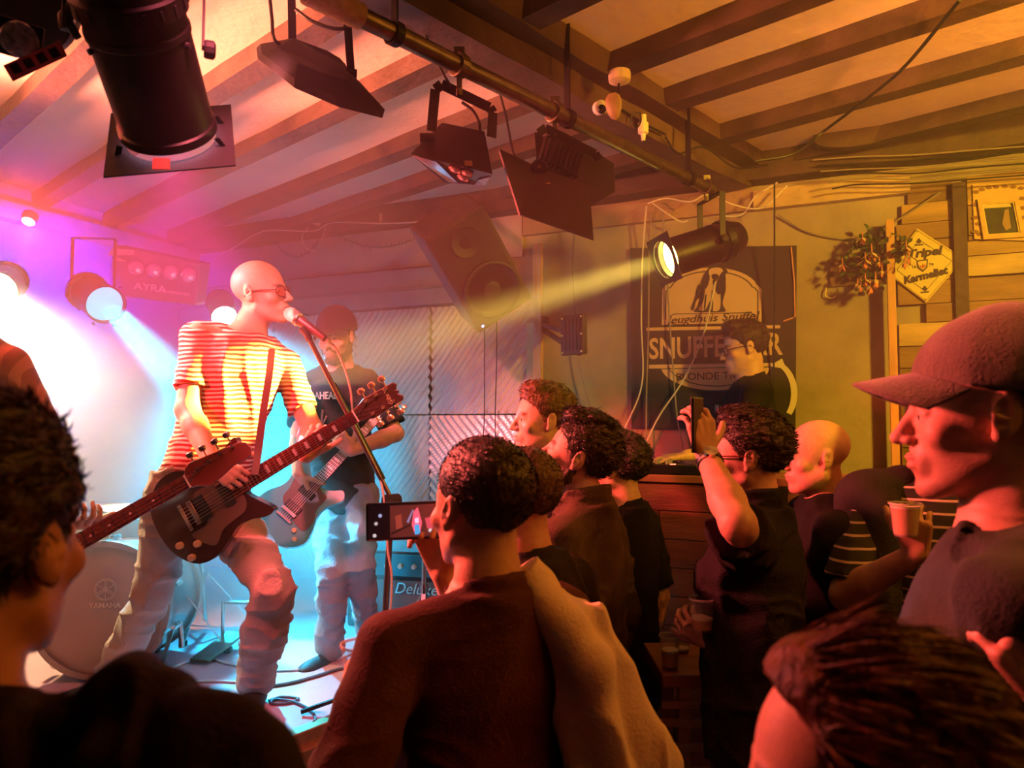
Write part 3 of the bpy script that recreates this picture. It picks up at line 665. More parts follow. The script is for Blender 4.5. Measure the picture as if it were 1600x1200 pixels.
# loudspeaker hung tilted
sk_ = empty('loudspeaker', P(765, 430, 3.3), 'grey loudspeaker hung tilted from the wall plate behind the yellow beam', 'loudspeaker')
vs_ = view(765, 425); Ms = frame(P(752, 424, 3.3), (-vs_ + Vector((.45, 0, -.35))).normalized(), Vector((.52, .35, -.80)))
SPM = mat('speaker_carpet', (.07, .055, .05), .8, bump=.3, bscale=200, noise=.2, nscale=30)
hw, hh2 = .27, .155
MB().prism([(-hw, -hh2), (hw, -hh2), (hw, hh2), (-hw, hh2)], -.26, 0, Ms).build('cabinet', SPM, sk_, bevel=.02)
MB().prism([(-hw + .02, -hh2 + .02), (hw - .02, -hh2 + .02), (hw - .02, hh2 - .02), (-hw + .02, hh2 - .02)], 0, .006, Ms).build('grille', mat('grille_mesh', (.05, .045, .04), .6, bump=.8, bscale=400), sk_, bevel=.004)
Mw = Ms @ Matrix.Translation((.10, 0, .006)); MB().lathe([(.130, 0), (.138, .004), (.138, .016), (.128, .018), (.12, .006), (.10, -.004), (.045, -.0), (.04, .012), (.0001, .022)], Mw, 40).build('woofer', mat('woofer_cone', (.035, .03, .028), .5), sk_, smooth=True)
Mh = Ms @ Matrix.Translation((-.16, 0, .006)); MB().lathe([(.062, 0), (.07, .004), (.066, .012), (.03, .0), (.0001, -.0)], Mh, 28).build('horn', mat('woofer_cone'), sk_, smooth=True)
MB().lathe([(.006, 0), (.004, .004)], Ms @ Matrix.Translation((.235, -.12, .007)), 10).build('indicator', mat('blue_indicator', (.2, .3, 1), .3, emit=(.25, .35, 1), estr=6), sk_)
MB().bar(Ms @ Vector((0, 0, -.26)), W(735, 330, .1), .03, .03).build('bracket', BLK, sk_)
MB().bar(W(735, 330, .1), W(735, 330, .0), .05, .05).build('bracket', BLK, sk_)
# small led panel on an arm
lp_ = empty('led_wash_light', P(890, 525, 3.35), 'small square black led panel on an arm beside the pink post', 'led panel')
vp_ = view(893, 522); Mp = frame(P(893, 523, 3.3), (-vp_ + Vector((-.9, .1, .1))).normalized(), (0, 0, -1))
MB().prism([(-.09, -.07), (.09, -.07), (.09, .07), (-.09, .07)], -.03, 0, Mp).build('housing', BLKM, lp_, bevel=.006)
mb = MB()
for sx_ in (-1, 0, 1):
    for sy in (-1, 1): mb.lathe([(.005, 0), (.004, .003)], Mp @ Matrix.Translation((sx_ * .078, sy * .058, 0)), 8)
mb.build('screws', mat('pale_screw', (.8, .75, .6), .4, .5), lp_)
for i in range(5): MB().prism([(-.07, -.048 + i * .022), (.07, -.048 + i * .022), (.07, -.034 + i * .022), (-.07, -.034 + i * .022)], 0, .003, Mp).build('fin', BLK, lp_)
mb = MB(); mb.bar(W(850, 508, .07), Mp @ Vector((0, 0, -.03)), .02, .02); mb.bar(W(850, 495, .04), W(850, 520, .04), .06, .03); mb.bar(W(856, 520, .08), P(905, 552, 3.3), .022, .02); mb.build('arm', BLK, lp_)
# ---- cables
def cable(label, pts, r=.004, m=None, group=None, name='cable'):
    o = MB().tube(spline(pts), r, 7).build(name, m or RUB, smooth=True, loc=pts[0]); tag(o, label, 'cable', group); return o
cable('white cable stapled along the dark wall plate behind the singer', [W(300, 415, .14), W(340, 402, .14), W(400, 366, .14), W(430, 360, .14), W(490, 361, .14), W(520, 348, .13), W(600, 349, .13), W(660, 346, .13), W(693, 338, .13), W(725, 336, .13)], .005, WHC)
cable('loop of white cable hanging below the wall plate', [W(508, 352, .13), W(504, 372, .12), W(492, 391, .1), W(478, 387, .1), W(472, 370, .12), W(482, 356, .13)], .004, WHC)
for x, y in ((595, 340), (694, 329)): tag(MB().box(W(x, y, .135), (.018, .012, .05)).build('cable_clip', mat('tan_plastic', (.6, .45, .36), .5), loc=W(x, y, .135)), 'pale clip holding the white cable %s' % ('near the middle of the wall plate' if x < 600 else 'next to the loudspeaker'), 'clip')
tag(MB().box(W(496, 346, .14), (.045, .02, .05), R=Matrix.Rotation(.5, 3, 'Y')).build('junction_plug', mat('tan_plastic'), bevel=.004, loc=W(496, 346, .14)), 'pale plug stuck on the wall plate beside the cable loop', 'plug')
def fairy(label, pts, seed):
    p = spline(pts); mb = MB(); mb.tube(p, .0022, 5); r = random.Random(seed)
    for i in range(1, len(p) - 1, 1):
        q = p[i]; mb.tube([q, q + Vector((r.uniform(-.012, .012), -.006, r.choice((-1, 1)) * r.uniform(.015, .028)))], [.0022, .0014], 4)
    tag(mb.build('fairy_light_string', mat('dark_green_wire', (.04, .05, .04), .6), loc=p[0]), label, 'fairy lights')
fairy('short sagging fairy light string left on the pink board', [W(428, 372, .1), W(440, 390, .05), W(458, 401, .04), W(480, 396, .04), W(498, 374, .1)], 1)
fairy('long sagging fairy light string nearer the loudspeaker', [W(525, 364, .12), W(555, 380, .04), W(595, 387, .04), W(640, 377, .04), W(683, 352, .12)], 2)
cable('black cable swagged between the flood light straps and the pipe', [P(462, 15, 2.0), P(490, 34, 2.0), P(530, 45, 2.0), P(570, 32, 2.0), P(612, 10, 2.0), P(622, -10, 2.0)], .0055)
cable('thin black cable hanging from the ceiling to the led light', [Cp(635, 0, .05), P(665, 55, 2.1), P(690, 110, 2.05), P(705, 135, 2.05)], .004)
for i, pts in enumerate([[Cp(620, 5, .02), P(680, 32, 2.3), P(720, 40, 2.4), P(770, 62, 2.45), P(805, 90, 2.5)], [Cp(700, 10, .02), P(710, 55, 2.3), P(740, 68, 2.4), P(770, 60, 2.45)], [P(770, 66, 2.45), P(775, 120, 2.4), P(790, 180, 2.4), P(805, 250, 2.3), P(830, 290, 2.2)],
                         [P(810, 85, 2.5), P(880, 118, 2.55), P(925, 140, 2.6), P(970, 170, 2.7), P(1010, 195, 2.8), P(1040, 210, 2.9)], [P(1040, 215, 2.9), P(1060, 240, 3.0), P(1100, 230, 3.05), P(1150, 262, 3.1), P(1200, 258, 3.2)]]):
    cable(['black cable looping below the ceiling left of the main beam', 'second loop of black cable beside the main beam', 'thin black cable dropping to the barn door light', 'bundle of black cable following the main beam edge', 'black cable drooping at the end of the pipe'][i], pts, .0045)
for i, pts in enumerate([[W(1010, 322, .1), W(1004, 400, .06), W(1002, 500, .06), W(1003, 600, .06), W(975, 672, .05)], [W(1017, 330, .1), W(1014, 420, .05), W(1013, 520, .05), W(1010, 620, .05), W(1010, 715, .05)], [W(1035, 325, .1), W(1042, 420, .05), W(1045, 480, .05), W(1052, 580, .05), W(1058, 650, .05), W(1068, 705, .05)],
                         [W(1118, 440, .1), W(1100, 520, .06), W(1070, 590, .06), W(1030, 650, .06), W(1003, 705, .06)], [W(1210, 285, .2), W(1210, 400, .12), W(1209, 560, .05), W(1209, 620, .05)], [W(1012, 318, .12), W(1040, 310, .12), W(1080, 315, .12), W(1110, 300, .14), W(1140, 318, .14), W(1190, 325, .13), W(1230, 290, .13)],
                         [W(1020, 318, .12), W(1060, 345, .1), W(1075, 345, .1)], [W(1125, 338, .1), W(1160, 335, .1), W(1180, 308, .12), W(1215, 285, .13)]]):
    cable(['pale cable hanging left over the banner, the leftmost', 'grey cable hanging straight down over the banner edge', 'dark cable hanging over the banner and curving at its foot', 'pale cable slanting across the dog emblem of the banner', 'thin black cable hanging straight over the right part of the banner', 'tangle of pale cable along the wall plate above the banner', 'short pale cable curl under the wall plate', 'pale cable curl above the banner right corner'][i] if i != 4 else 'thin black cable hanging straight over the right part of the banner', pts, .004, [WHC, mat('grey_cable', (.3, .24, .2), .6), mat('grey_cable'), WHC, RUB, WHC, WHC, WHC][i])
for i, x in enumerate((757, 776)): cable(['thin cable hanging in front of the foil panels below the loudspeaker', 'second thin cable hanging below the loudspeaker, right of the other'][i], [W(x, 500, .09), W(x, 560, .09), W(x + (-2 if i else 0), 640, .09), W(x - 2, 690, .09)], .003)
cable('black cable hanging beside the small led panel', [W(900, 330, .1), W(895, 420, .05), W(905, 560, .05), W(925, 640, .05), W(940, 670, .05)], .004, mat('grey_cable'))
cable('black rod-like cable strung across the right ceiling bay', [Cp(1500, 0, .09), Cp(1420, 97, .09), Cp(1370, 142, .09), Cp(1290, 203, .09), P(1240, 240, 2.9), P(1180, 252, 2.9)], .006)
cable('dark cable sagging on the wall right of the banner', [W(1215, 335, .02), W(1260, 362, .01), W(1310, 373, .01), W(1345, 372, .01), W(1400, 345, .05), W(1470, 300, .05)], .0045, mat('grey_cable'))
for k in range(6):
    y = 232 + k * 9; cable('thin cable running along the dark wall plate at the right, one of a bundle', [W(1270 + k * 6, y + 18, .14), W(1340, y + 14 + rnd.uniform(-3, 3), .14), W(1430, y + 12 + rnd.uniform(-3, 3), .14), W(1530, y + 2, .14), W(1640, y - 6, .14)], .0035, RUB if k % 2 else mat('grey_cable'), 'cables along the right wall plate')
# lamps and sockets on the main beam
r0 = empty('ceiling_lamp', P(968, 120, 2.42), 'old bulb holder with a brown shell shade on the main beam', 'lamp')
MB().lathe([(.036, .012), (.038, 0), (.036, -.02), (.020, -.028), (.0001, -.028)], Matrix.Translation(P(968, 118, 2.42)), 28).build('rose', mat('cream_bakelite', (.72, .58, .40), .4), r0, smooth=True)
mb = MB(); cc = P(959, 166, 2.42); Msx = frame(cc, (-.15, -.1, 1), (1, -.6, 0)) @ Matrix.Diagonal((1, .45, 1, 1)); mb.lathe([(.0001, -.048), (.016, -.036), (.026, -.015), (.030, .01), (.026, .03), (.014, .042), (.0001, .044)], Msx, 20); mb.build('shell_shade', mat('brown_shell', (.50, .33, .13), .5, noise=.3, nscale=30), r0, smooth=True)
MB().tube([P(967, 128, 2.42), P(966, 145, 2.42)], .004, 6).build('stem', BLK, r0)
j = empty('junction_box', P(937, 165, 2.5), 'white round junction socket beside the shell lamp', 'socket'); MB().lathe([(.024, -.015), (.024, .010), (.018, .014), (.0001, .014)], frame(P(938, 168, 2.5), (.3, -1, -.2)), 20).build('cup', WHC, j, smooth=True); MB().lathe([(.016, .0145), (.013, .02), (.0001, .016)], frame(P(938, 172, 2.49), (.3, -1, -.2)), 20).build('hole', BLK, j)
w_ = empty('plug_socket', P(1005, 200, 2.75), 'white plug and socket dangling under the main beam', 'socket'); MB().lathe([(.012, .05), (.014, .02), (.020, .018), (.020, -.02), (.010, -.024), (.007, -.05)], Matrix.Translation(P(1005, 200, 2.75)), 18).build('plug', mat('white_bakelite', (.85, .78, .62), .4), w_, smooth=True); MB().tube([P(1005, 212, 2.75), P(1006, 225, 2.75)], .005, 6).build('lead', RUB, w_)
cable('small black cable ring hanging by the white plug', [P(1000, 176, 2.72), P(988, 178, 2.72), P(986, 192, 2.72), P(994, 200, 2.72), P(1001, 190, 2.72), P(1000, 176, 2.72)], .0035)
# ------------------------------------------------------------------ people
def head_sdf(S, jaw=1.0, nose=1.0, chin=1.0, mouth=0, smile=0, ears=1.0, fat=0):
    S.ell((0, -.014, .045), (.075, .096, .082), .02)
    S.ell((0, .02, -.005), (.067, .072, .085), .03)
    S.ell((0, .034, -.062), (.052 * jaw + fat * .01, .052, .045), .025)
    for x in (-1, 1):
        S.cone((x * .052 * jaw, .004, -.054), (x * .02, .066, -.096), .015 + fat * .01, .013 + fat * .006, .02)
        S.ell((x * .044, .062, -.022), (.022, .020, .018), .018)
        S.ell((x * .024, .082, .020), (.020, .010, .008), .010)
        S.ell((x * .032, .098, .003), (.019, .018, .0125), .010, 's')
        S.ell((x * .031, .0745, .003), (.0150, .0125, .0120), .004)
        S.cone((x * .018, .0820, .0085), (x * .031, .0845, .0105), .0036, .0046, .003); S.cone((x * .031, .0845, .0105), (x * .045, .0775, .006), .0046, .0036, .003)
        S.cone((x * .020, .0825, -.0035), (x * .042, .0785, -.0035), .0034, .0032, .004)
    S.ell((0, .078, -.098), (.023, .018 * chin, .017), .014)
    S.ell((0, .082, -.060), (.030, .018, .026), .012)
    S.cone((0, .088, .014), (0, .1095 + .008 * (nose - 1), -.024), .0072, .0095 * nose, .009)
    S.ell((0, .1115 + .008 * (nose - 1), -.028), (.0105, .0115, .0090), .005)
    for x in (-1, 1):
        S.ell((x * .0115, .099, -.031), (.008, .010, .0075), .005)
        S.ell((x * .006, .104, -.0385), (.0035, .005, .003), .002, 's')
    S.ell((0, .0985, -.0545), (.022, .008, .0052), .004)
    S.ell((0, .0965, -.0665 - mouth * .012), (.020, .008, .0062), .004)
    if mouth: S.ell((0, .102, -.0605 - mouth * .005), (.015, .02, .006 * mouth + .001), .003, 's')
    else: S.cone((-.023, .1, -.0603 + smile * .004), (0, .106, -.0603), .0016, .0016, .003, 's'); S.cone((.023, .1, -.0603 + smile * .004), (0, .106, -.0603), .0016, .0016, .003, 's')
    for x in (-1, 1):
        e = ears
        S.ell((x * .078, -.010, .0), (.009, .019 * e, .032 * e), .006, rot=(math.radians(12), 0, x * math.radians(-18)))
        S.ell((x * .088, -.005, .004), (.008, .0105 * e, .020 * e), .004, 's', rot=(math.radians(12), 0, x * math.radians(-18)))
        S.cone((x * .083, -.008, -.006), (x * .084, .003, -.001), .004, .004, .003)
        S.ell((x * .076, .001, -.026), (.006, .008, .009), .005)
def hand_sdf(S, w, f, b, side, curl=(.3, .4, .3), spread=.06, thumb=(.5, .35), sc=1.0, per=None):
    """w wrist, f finger direction, b back-of-hand normal (local space); five separate fingers"""
    w, f, b = Vector(w), Vector(f).normalized(), Vector(b); b = (b - f * b.dot(f)).normalized()
    t = f.cross(b) * (1 if side == 'L' else -1)
    def pt(x, y, z): return w + (t * x + f * y + b * z) * sc
    K = [(.031, .084), (.0105, .089), (-.0105, .085), (-.030, .076)]; LN = [.074, .082, .076, .060]; RR = [.0088, .009, .0086, .0076]
    for i, (x, y) in enumerate(K):
        S.cone(pt(x * .55, .008, 0), pt(x, y, 0), .0145 * sc, .0115 * sc, .008 * sc)
    S.cone(pt(.012, .02, -.006), pt(.024, .05, -.008), .016 * sc, .013 * sc, .01 * sc)
    for i, (x, y) in enumerate(K):
        c = per[i] if per else curl
        p = pt(x, y, 0); ang = 0; sx = (1.5 - i) * spread
        for j, fr in enumerate((.45, .31, .24)):
            ang += c[j]; d = (f * math.cos(ang) - b * math.sin(ang) + t * sx * math.cos(ang)).normalized()
            q = p + d * LN[i] * fr * sc; r0 = RR[i] * sc * (1 - .08 * j); S.cone(p, q, r0, r0 * .93, .0035 * sc); p = q
    p = pt(.026, .024, -.006); a, c = thumb
    d1 = (t * math.cos(a) + f * math.sin(a) - b * .25).normalized(); q = p + d1 * .042 * sc; S.cone(p, q, .0125 * sc, .0105 * sc, .006 * sc)
    d2 = (d1 + (f * .5 - b * .8) * c).normalized(); r = q + d2 * .032 * sc; S.cone(q, r, .0102 * sc, .0095 * sc, .003 * sc)
    d3 = (d2 + (f * .2 - b * .7) * c).normalized(); S.cone(r, r + d3 * .022 * sc, .0095 * sc, .008 * sc, .003 * sc)
def ik(a, t, l1, l2, pole):
    d = t - a; L = d.length
    if L > (l1 + l2) * .995: print('IK reach', round(L, 3)); t = a + d.normalized() * (l1 + l2) * .99; d = t - a; L = d.length
    L = max(L, abs(l1 - l2) + .02)
    x = (l1 * l1 - l2 * l2 + L * L) / (2 * L); h = math.sqrt(max(l1 * l1 - x * x, 1e-6)); u = d.normalized()
    q = Vector(pole) - u * Vector(pole).dot(u); q.normalize(); return a + u * x + q * h, t
def noise3(p, sc, st=(1, 1, 1)): return vnoise(p * np.array(st, np.float32), sc)
HAIRM = {}
def hairmat(name, col):
    return mat('hair_' + name, col, .45, noise=.55, nscale=60, bump=.6, bscale=120, stretch=(1, 1, .25), spec=.35)
def fuzz(V, Fc, n, length, comb, seed=1, width=.0012, up=.5, zone=None, rand=.22):
    """loose hairs standing on the hair surface: tapered slivers"""
    rs = np.random.RandomState(seed); N = len(V)
    nr = np.zeros_like(V); a, b, c = V[Fc[:, 0]], V[Fc[:, 1]], V[Fc[:, 2]]; fn = np.cross(b - a, c - a)
    for k in range(Fc.shape[1]): np.add.at(nr, Fc[:, k], fn)
    nr /= np.linalg.norm(nr, axis=1)[:, None] + 1e-9
    i = rs.randint(0, N, n)
    if zone is not None: i = i[zone(V[i])]
    n = len(i); p = V[i]; m = nr[i]; cb = comb(p) if callable(comb) else np.array(comb, float)[None].repeat(n, 0)
    cb = cb - m * (cb * m).sum(1)[:, None]
    d = m * up + cb + rs.randn(n, 3) * rand; d /= np.linalg.norm(d, axis=1)[:, None]
    L = length * (.5 + rs.rand(n))[:, None]; sd = np.cross(d, rs.randn(n, 3)); sd /= np.linalg.norm(sd, axis=1)[:, None] + 1e-9; sd *= width
    mid = p + d * L * .55; d2 = d + cb * .5; d2 /= np.linalg.norm(d2, axis=1)[:, None]; tip = mid + d2 * L * .45; p = p - m * .002
    vs = np.stack([p - sd, p + sd, mid + sd * .8, mid - sd * .8, tip + sd * .15, tip - sd * .15], 1).reshape(-1, 3)
    k = np.arange(n)[:, None] * 6; fs = np.concatenate([k + [0, 1, 2, 3], k + [3, 2, 4, 5]], 0)
    return np.concatenate([V, vs]), np.concatenate([Fc, fs + N])

ARM1, ARM2 = .285, .255
SKIN = {}
def person(label, head, yaw, look=(0, 0, 0), h=None, floor=0.0, arms=None, lean=(0, 0), bulk=1.0, face=None, skin=(.62, .36, .26),
           hair=None, beard=0, stub=0, top=None, legs=None, trousers=(.02, .02, .03), vox=.0055, group=None, eyes=True, cut=None, eyecol=(.1, .07, .04), shoes=None, lips=(.5, .2, .17), tuck=False, seed=0, neck_r=.056):
    """head: world point between the ears; yaw: body heading about z (0 looks away from the camera); look: head (yaw, pitch, roll) relative to the body"""
    head = Vector(head); face = face or {}; top = top or {}
    yawr = math.radians(yaw); EZ = 1.655
    if h: s = h / 1.78
    else: s = (head.z - floor) / EZ
    R = Matrix.Rotation(yawr, 4, 'Z')
    lx, ly = [math.radians(a) for a in lean]              # lean forward, lean to the right
    Rt = Matrix.Rotation(-lx, 4, 'X') @ Matrix.Rotation(ly, 4, 'Y')
    pel = Vector((0, 0, .93))
    Mt = Matrix.Translation(pel) @ Rt @ Matrix.Translation(-pel)      # torso frame
    earl = Mt @ Vector((0, .012, EZ))
    if h:    # stands lower than upright height: the pelvis drops by 'dz'
        dz = (head.z - floor) / s - earl.z; pel2 = Vector((0, 0, dz)); Mt = Matrix.Translation(pel2) @ Mt; earl = earl + pel2
    else:
        s = (head.z - floor) / earl.z; dz = 0
    o = Vector((head.x, head.y, 0)) - (R @ Vector((earl.x, earl.y, 0))) * s
    WM = Matrix.Translation((o.x, o.y, floor)) @ R @ Matrix.Scale(s, 4); WI = WM.inverted(); RI = R.to_3x3().inverted()
    L = lambda p: WI @ Vector(p)
    D = lambda v: RI @ Vector(v)
    HM = Matrix.Translation(earl) @ Euler((math.radians(look[1]), 0, math.radians(look[0])), 'XYZ').to_matrix().to_4x4() @ Matrix.Rotation(math.radians(look[2]), 4, 'Y')
    S = Sdf(); S.push(HM); head_sdf(S, **face)
    S.pop()
    nb = Mt @ Vector((0, -.012, 1.49)); hb = HM @ Vector((0, -.022, -.055))
    S.cone(nb, hb, neck_r + .004, neck_r - .003, .02)
    S.cone(nb, Mt @ Vector((0, -.02, 1.53)), .062, .052, .03)
    S.push(Mt)
    S.loft([(.98, .12, .08, 0), (1.2, .13, .09, .0), (1.38, .15, .09, .0), (1.46, .13, .075, -.01), (1.52, .06, .055, -.012)], .02)
    S.pop()
    sh = {}; el = {}; wr = {}
    for side, x in (('L', -1), ('R', 1)):
        sh[side] = Mt @ Vector((x * .172 * bulk, -.008, 1.432))
        a = (arms or {}).get(side)
        if a is None:
            el[side] = sh[side] + Vector((x * .05, -.03, -.28)); wr[side] = el[side] + Vector((x * -.01, .06, -.25)); hs = dict(f=(0, .15, -1), b=(x, .1, 0)); loc = True
        else:
            tg = L(a['w']); e, t = ik(sh[side], tg, ARM1, ARM2, D(a.get('pole', (0, -.3, -1)))); el[side] = e; wr[side] = t; hs = dict(a); loc = False
        S.cone(Mt @ Vector((x * .10, -.01, 1.45)), sh[side], .05, .05, .02)
        S.cone(sh[side], el[side], .050 * bulk, .039, .015); S.cone(el[side], el[side] + (wr[side] - el[side]) * .35, .040, .041, .015)
        S.cone(el[side] + (wr[side] - el[side]) * .3, wr[side], .041, .0265, .015)
        if not (a and a.get('nohand')):
            f = Vector(hs['f']) if loc else D(hs['f']); b = Vector(hs['b']) if loc else D(hs['b'])
            hand_sdf(S, wr[side], f, b, side, hs.get('curl', (.35, .45, .3)), hs.get('spread', .05), hs.get('thumb', (.6, .4)), per=hs.get('per'))
    if cut is not None: S.cut(lambda p: cut - p[:, 2])
    V, Fc = S.mesh(vox)
    HI = HM.inverted(); hR = A3(sum([list(r[:3]) for r in HI.to_3x3()], [])).reshape(3, 3); hT = A3(HI.translation)
    sk = np.array(skin, np.float32); lp = np.array(lips, np.float32)
    hc = np.array((hair or {}).get('col', (.05, .03, .02)), np.float32)
    def colf(V):
        q = V @ hR.T + hT; c = np.repeat(sk[None], len(V), 0) * (1 + .10 * vnoise(q, 30)[:, None] + .06 * vnoise(q, 90)[:, None])
        x = np.abs(q[:, 0]); y = q[:, 1]; z = q[:, 2]
        def put(m, col, a): c[:] = c * (1 - (m * a)[:, None]) + np.array(col, np.float32) * (m * a)[:, None]
        g = lambda v, a, b: np.clip((v - a) / (b - a), 0, 1)
        put(g(.024 - x, 0, .005) * g(y, .085, .092) * g(.0095 - np.abs(z + .0605), 0, .003), lp, .6)
        br = g(.0065 - np.abs(z - .024 + ((x - .03) ** 2) * 6), 0, .003) * g(x, .010, .016) * g(.052 - x, 0, .008) * g(y, .05, .06)
        put(br, hc, .85)
        bz = g(-.028 - z + .25 * (y - .06).clip(0, 1) * 0, 0, .012)
        bm_ = (g(y, -.005, .012) * bz * g(z, -.14, -.12) + g(.024 - x, 0, .006) * g(y, .08, .09) * g(-.036 - z, 0, .004) * g(z, -.052, -.048)).clip(0, 1)
        bm_ *= g(x, .035, .05).clip(0, 1) * 1.0 + (1 - g(x, .035, .05)) * g(-.045 - z, -.003, .01)
        lipm = 1 - g(.021 - x, 0, .004) * g(y, .09, .094) * g(.0075 - np.abs(z + .0605), 0, .003)
        if stub or beard: put(bm_ * lipm, hc, max(stub, beard) * .8)
        if face.get('shaved'): pass
        cheek = g(.02 - np.abs(z + .02), 0, .02) * g(y, .03, .06) * g(x, .02, .04); put(cheek, sk * np.array((1.08, .8, .78)), .5)
        return c
    m = mat('skin', skin, .5, noise=.08, nscale=70, bump=.12, bscale=260, attr='Col', spec=.4)
    b = mk_mesh('person', V, Fc, m, colfn=colf); b.matrix_world = WM
    b.location = (o.x, o.y, floor); b.rotation_euler = (0, 0, yawr); b.scale = (s, s, s)
    tag(b, label, 'person', group)
    if eyes:
        for x in (-1, 1):
            c = HM @ Vector((x * .031, .0762, .003)); fw = (HM.to_3x3() @ Vector((0, 1, 0))).normalized()
            mb = MB(); Mx = frame(c, fw); mb.lathe([(.0001, -.0118)] + [(.0118 * math.sin(a), -.0118 * math.cos(a)) for a in [i * PI / 10 for i in range(1, 9)]], Mx, 16, 0)
            mb.lathe([(.0118 * math.sin(a), -.0118 * math.cos(a)) for a in (PI * .8, PI * .86)] + [(.0048, .0113), (.0001, .0118)], Mx, 16, 1)
            mb.lathe([(.0025, .01175), (.0001, .0122)], Mx, 12, 2)
            e = mb.build('eye', [mat('eye_white', (.75, .70, .66), .25), mat('iris_%.2f' % eyecol[0], eyecol, .2), mat('pupil', (.005, .005, .005), .1)]); e.parent = b
            for p in e.data.polygons: p.use_smooth = True
    # ---- hair
    if hair:
        T = Sdf(); T.push(HM); t = hair.get('t', .012); st = hair.get('style', 'short')
        T.ell((0, -.016, .047), (.075 + t * .7, .096 + t, .082 + t), .01)
        for e in hair.get('bumps', []): T.ell(e[0], e[1], e[2] if len(e) > 2 else .02)
        T.pop()
        ys = np.array(hair.get('ly', [-.13, -.05, -.035, -.012, .004, .016, .03, .045, .062, .08, .11]), np.float32)
        zs = np.array(hair.get('lz', [-.06, -.055, -.01, .03, -.012, -.012, .022, .05, .062, .078, .09]), np.float32)
        def cutf(p):
            q = p @ hR.T + hT; return np.interp(q[:, 1], ys, zs) - q[:, 2] + .003 * vnoise(q, 60) + (np.abs(q[:, 0]) < .045) * (q[:, 1] > .04) * 0
        T.cut(cutf)
        A = hair.get('noise', .003)
        T.disp(lambda p: A * noise3(p @ hR.T + hT, 45, hair.get('st', (1, .5, 1))) + A * .6 * noise3(p @ hR.T + hT, 110, hair.get('st', (1, .5, 1))))
        V2, F2 = T.mesh(hair.get('vox', .0045)); cb = hair.get('comb', (0, -1, 0)); R3 = np.array([list(r[:3]) for r in HM.to_3x3()])
        if hair.get('n', 2500): V2, F2 = fuzz(V2, F2, hair.get('n', 2500), hair.get('len', .011), R3 @ np.array(cb, float), seed, up=hair.get('up', .22), rand=hair.get('rand', .2), zone=(lambda v: (v @ hR.T + hT)[:, 1] < hair['ymax']) if 'ymax' in hair else None, width=hair.get('wid', .0012))
        ho = mk_mesh('hair', V2, F2, hairmat(hair.get('name', 'dark'), hair.get('col', (.03, .018, .01))), parent=b)
    if beard > .5:
        T = Sdf(); T.push(HM)
        for x in (-1, 1):
            T.cone((x * .066, .0, -.03), (x * .058, .012, -.06), .012, .017, .015); T.cone((x * .058, .012, -.06), (x * .022, .068, -.1), .018, .018, .02)
            T.cone((x * .008, .1, -.047), (x * .026, .09, -.062), .006, .006, .006)
        T.ell((0, .076, -.1), (.027, .024, .022), .02); T.ell((0, .05, -.098), (.045, .04, .02), .02)
        T.pop(); T.disp(lambda p: .003 * noise3(p, 70)); V2, F2 = T.mesh(.0045)
        V2, F2 = fuzz(V2, F2, 1500, .006, R3 @ np.array((0, .3, -1.)) if hair else (0, 0, -1), seed + 5, up=.5)
        mk_mesh('beard', V2, F2, hairmat(hair.get('name', 'dark') if hair else 'dark', tuple(hc)), parent=b)
    # ---- top garment
    k = top.get('kind', 'tee'); loose = top.get('loose', .012) + (.012 if k in ('jacket', 'hoodie') else 0); cm = top.get('mat') or mat('cloth_%s' % top.get('name', 'dark'), top.get('col', (.02, .02, .02)), .85, noise=.25, nscale=14, bump=.35, bscale=180, spec=.15)
    T = Sdf(); T.push(Mt); Lz = top.get('hem', .84); B_ = bulk; bel = top.get('belly', 0)
    T.loft([(Lz, (.158 + loose) * B_, .112 + loose + bel * .5, bel * .3), (.98, (.155 + loose) * B_, .112 + loose + bel, bel * .6), (1.10, (.148 + loose) * B_, .108 + loose + bel, .004 + bel * .5), (1.22, (.156 + loose) * B_, .113 + loose + bel * .3, .008),
            (1.34, (.168 + loose * .8) * B_, .118 + loose, .006), (1.43, (.165 + loose * .5) * B_, .104 + loose * .6, -.004), (1.485, .115 * B_, .088, -.016), (1.52, .088, .08, -.020)], .02)
    for x in (-1, 1):
        T.cone((x * .055, -.014, 1.490), (x * .160 * B_, -.01, 1.442), .046 + loose * .3, .052 + loose * .4, .03)
    T.pop()
    sl = top.get('sleeve', .85 if k == 'tee' else 2.0)
    for side, x in (('L', -1), ('R', 1)):
        a0, e0, w0 = sh[side], el[side], wr[side]; r0, r1, r2 = .058 * B_ + loose * .7, .050 + loose * .8, .036 + loose * .7
        if sl <= 1:
            q = a0 + (e0 - a0) * sl; n = A3((e0 - a0).normalized()); q3 = A3(q); a3 = A3(a0); ba = A3(e0 - a0); LL = float(ba @ ba); dr = r0 + (r1 + .006 - r0) * sl
            def fn(p, a3=a3, ba=ba, LL=LL, n=n, q3=q3, r0=r0, dr=dr, sl=sl):
                t = np.clip((p - a3) @ ba / LL, 0, 1); e = p - a3 - t[:, None] * ba; d = np.sqrt((e * e).sum(1)) - (r0 + (dr - r0) * t / sl)
                return np.maximum(d, (p - q3) @ n)
            T.op(fn, (a0 + e0) / 2, ARM1 / 2 + .08, .018)
        else:
            T.cone(a0, e0, r0, r1, .02)
            q = e0 + (w0 - e0) * min(sl - 1, .93); n = A3((w0 - e0).normalized()); q3 = A3(q); a3 = A3(e0); ba = A3(w0 - e0); LL = float(ba @ ba)
            def fn(p, a3=a3, ba=ba, LL=LL, n=n, q3=q3, r1=r1, r2=r2):
                t = np.clip((p - a3) @ ba / LL, 0, 1); e = p - a3 - t[:, None] * ba; d = np.sqrt((e * e).sum(1)) - (r1 + (r2 - r1) * t)
                return np.maximum(d, (p - q3) @ n)
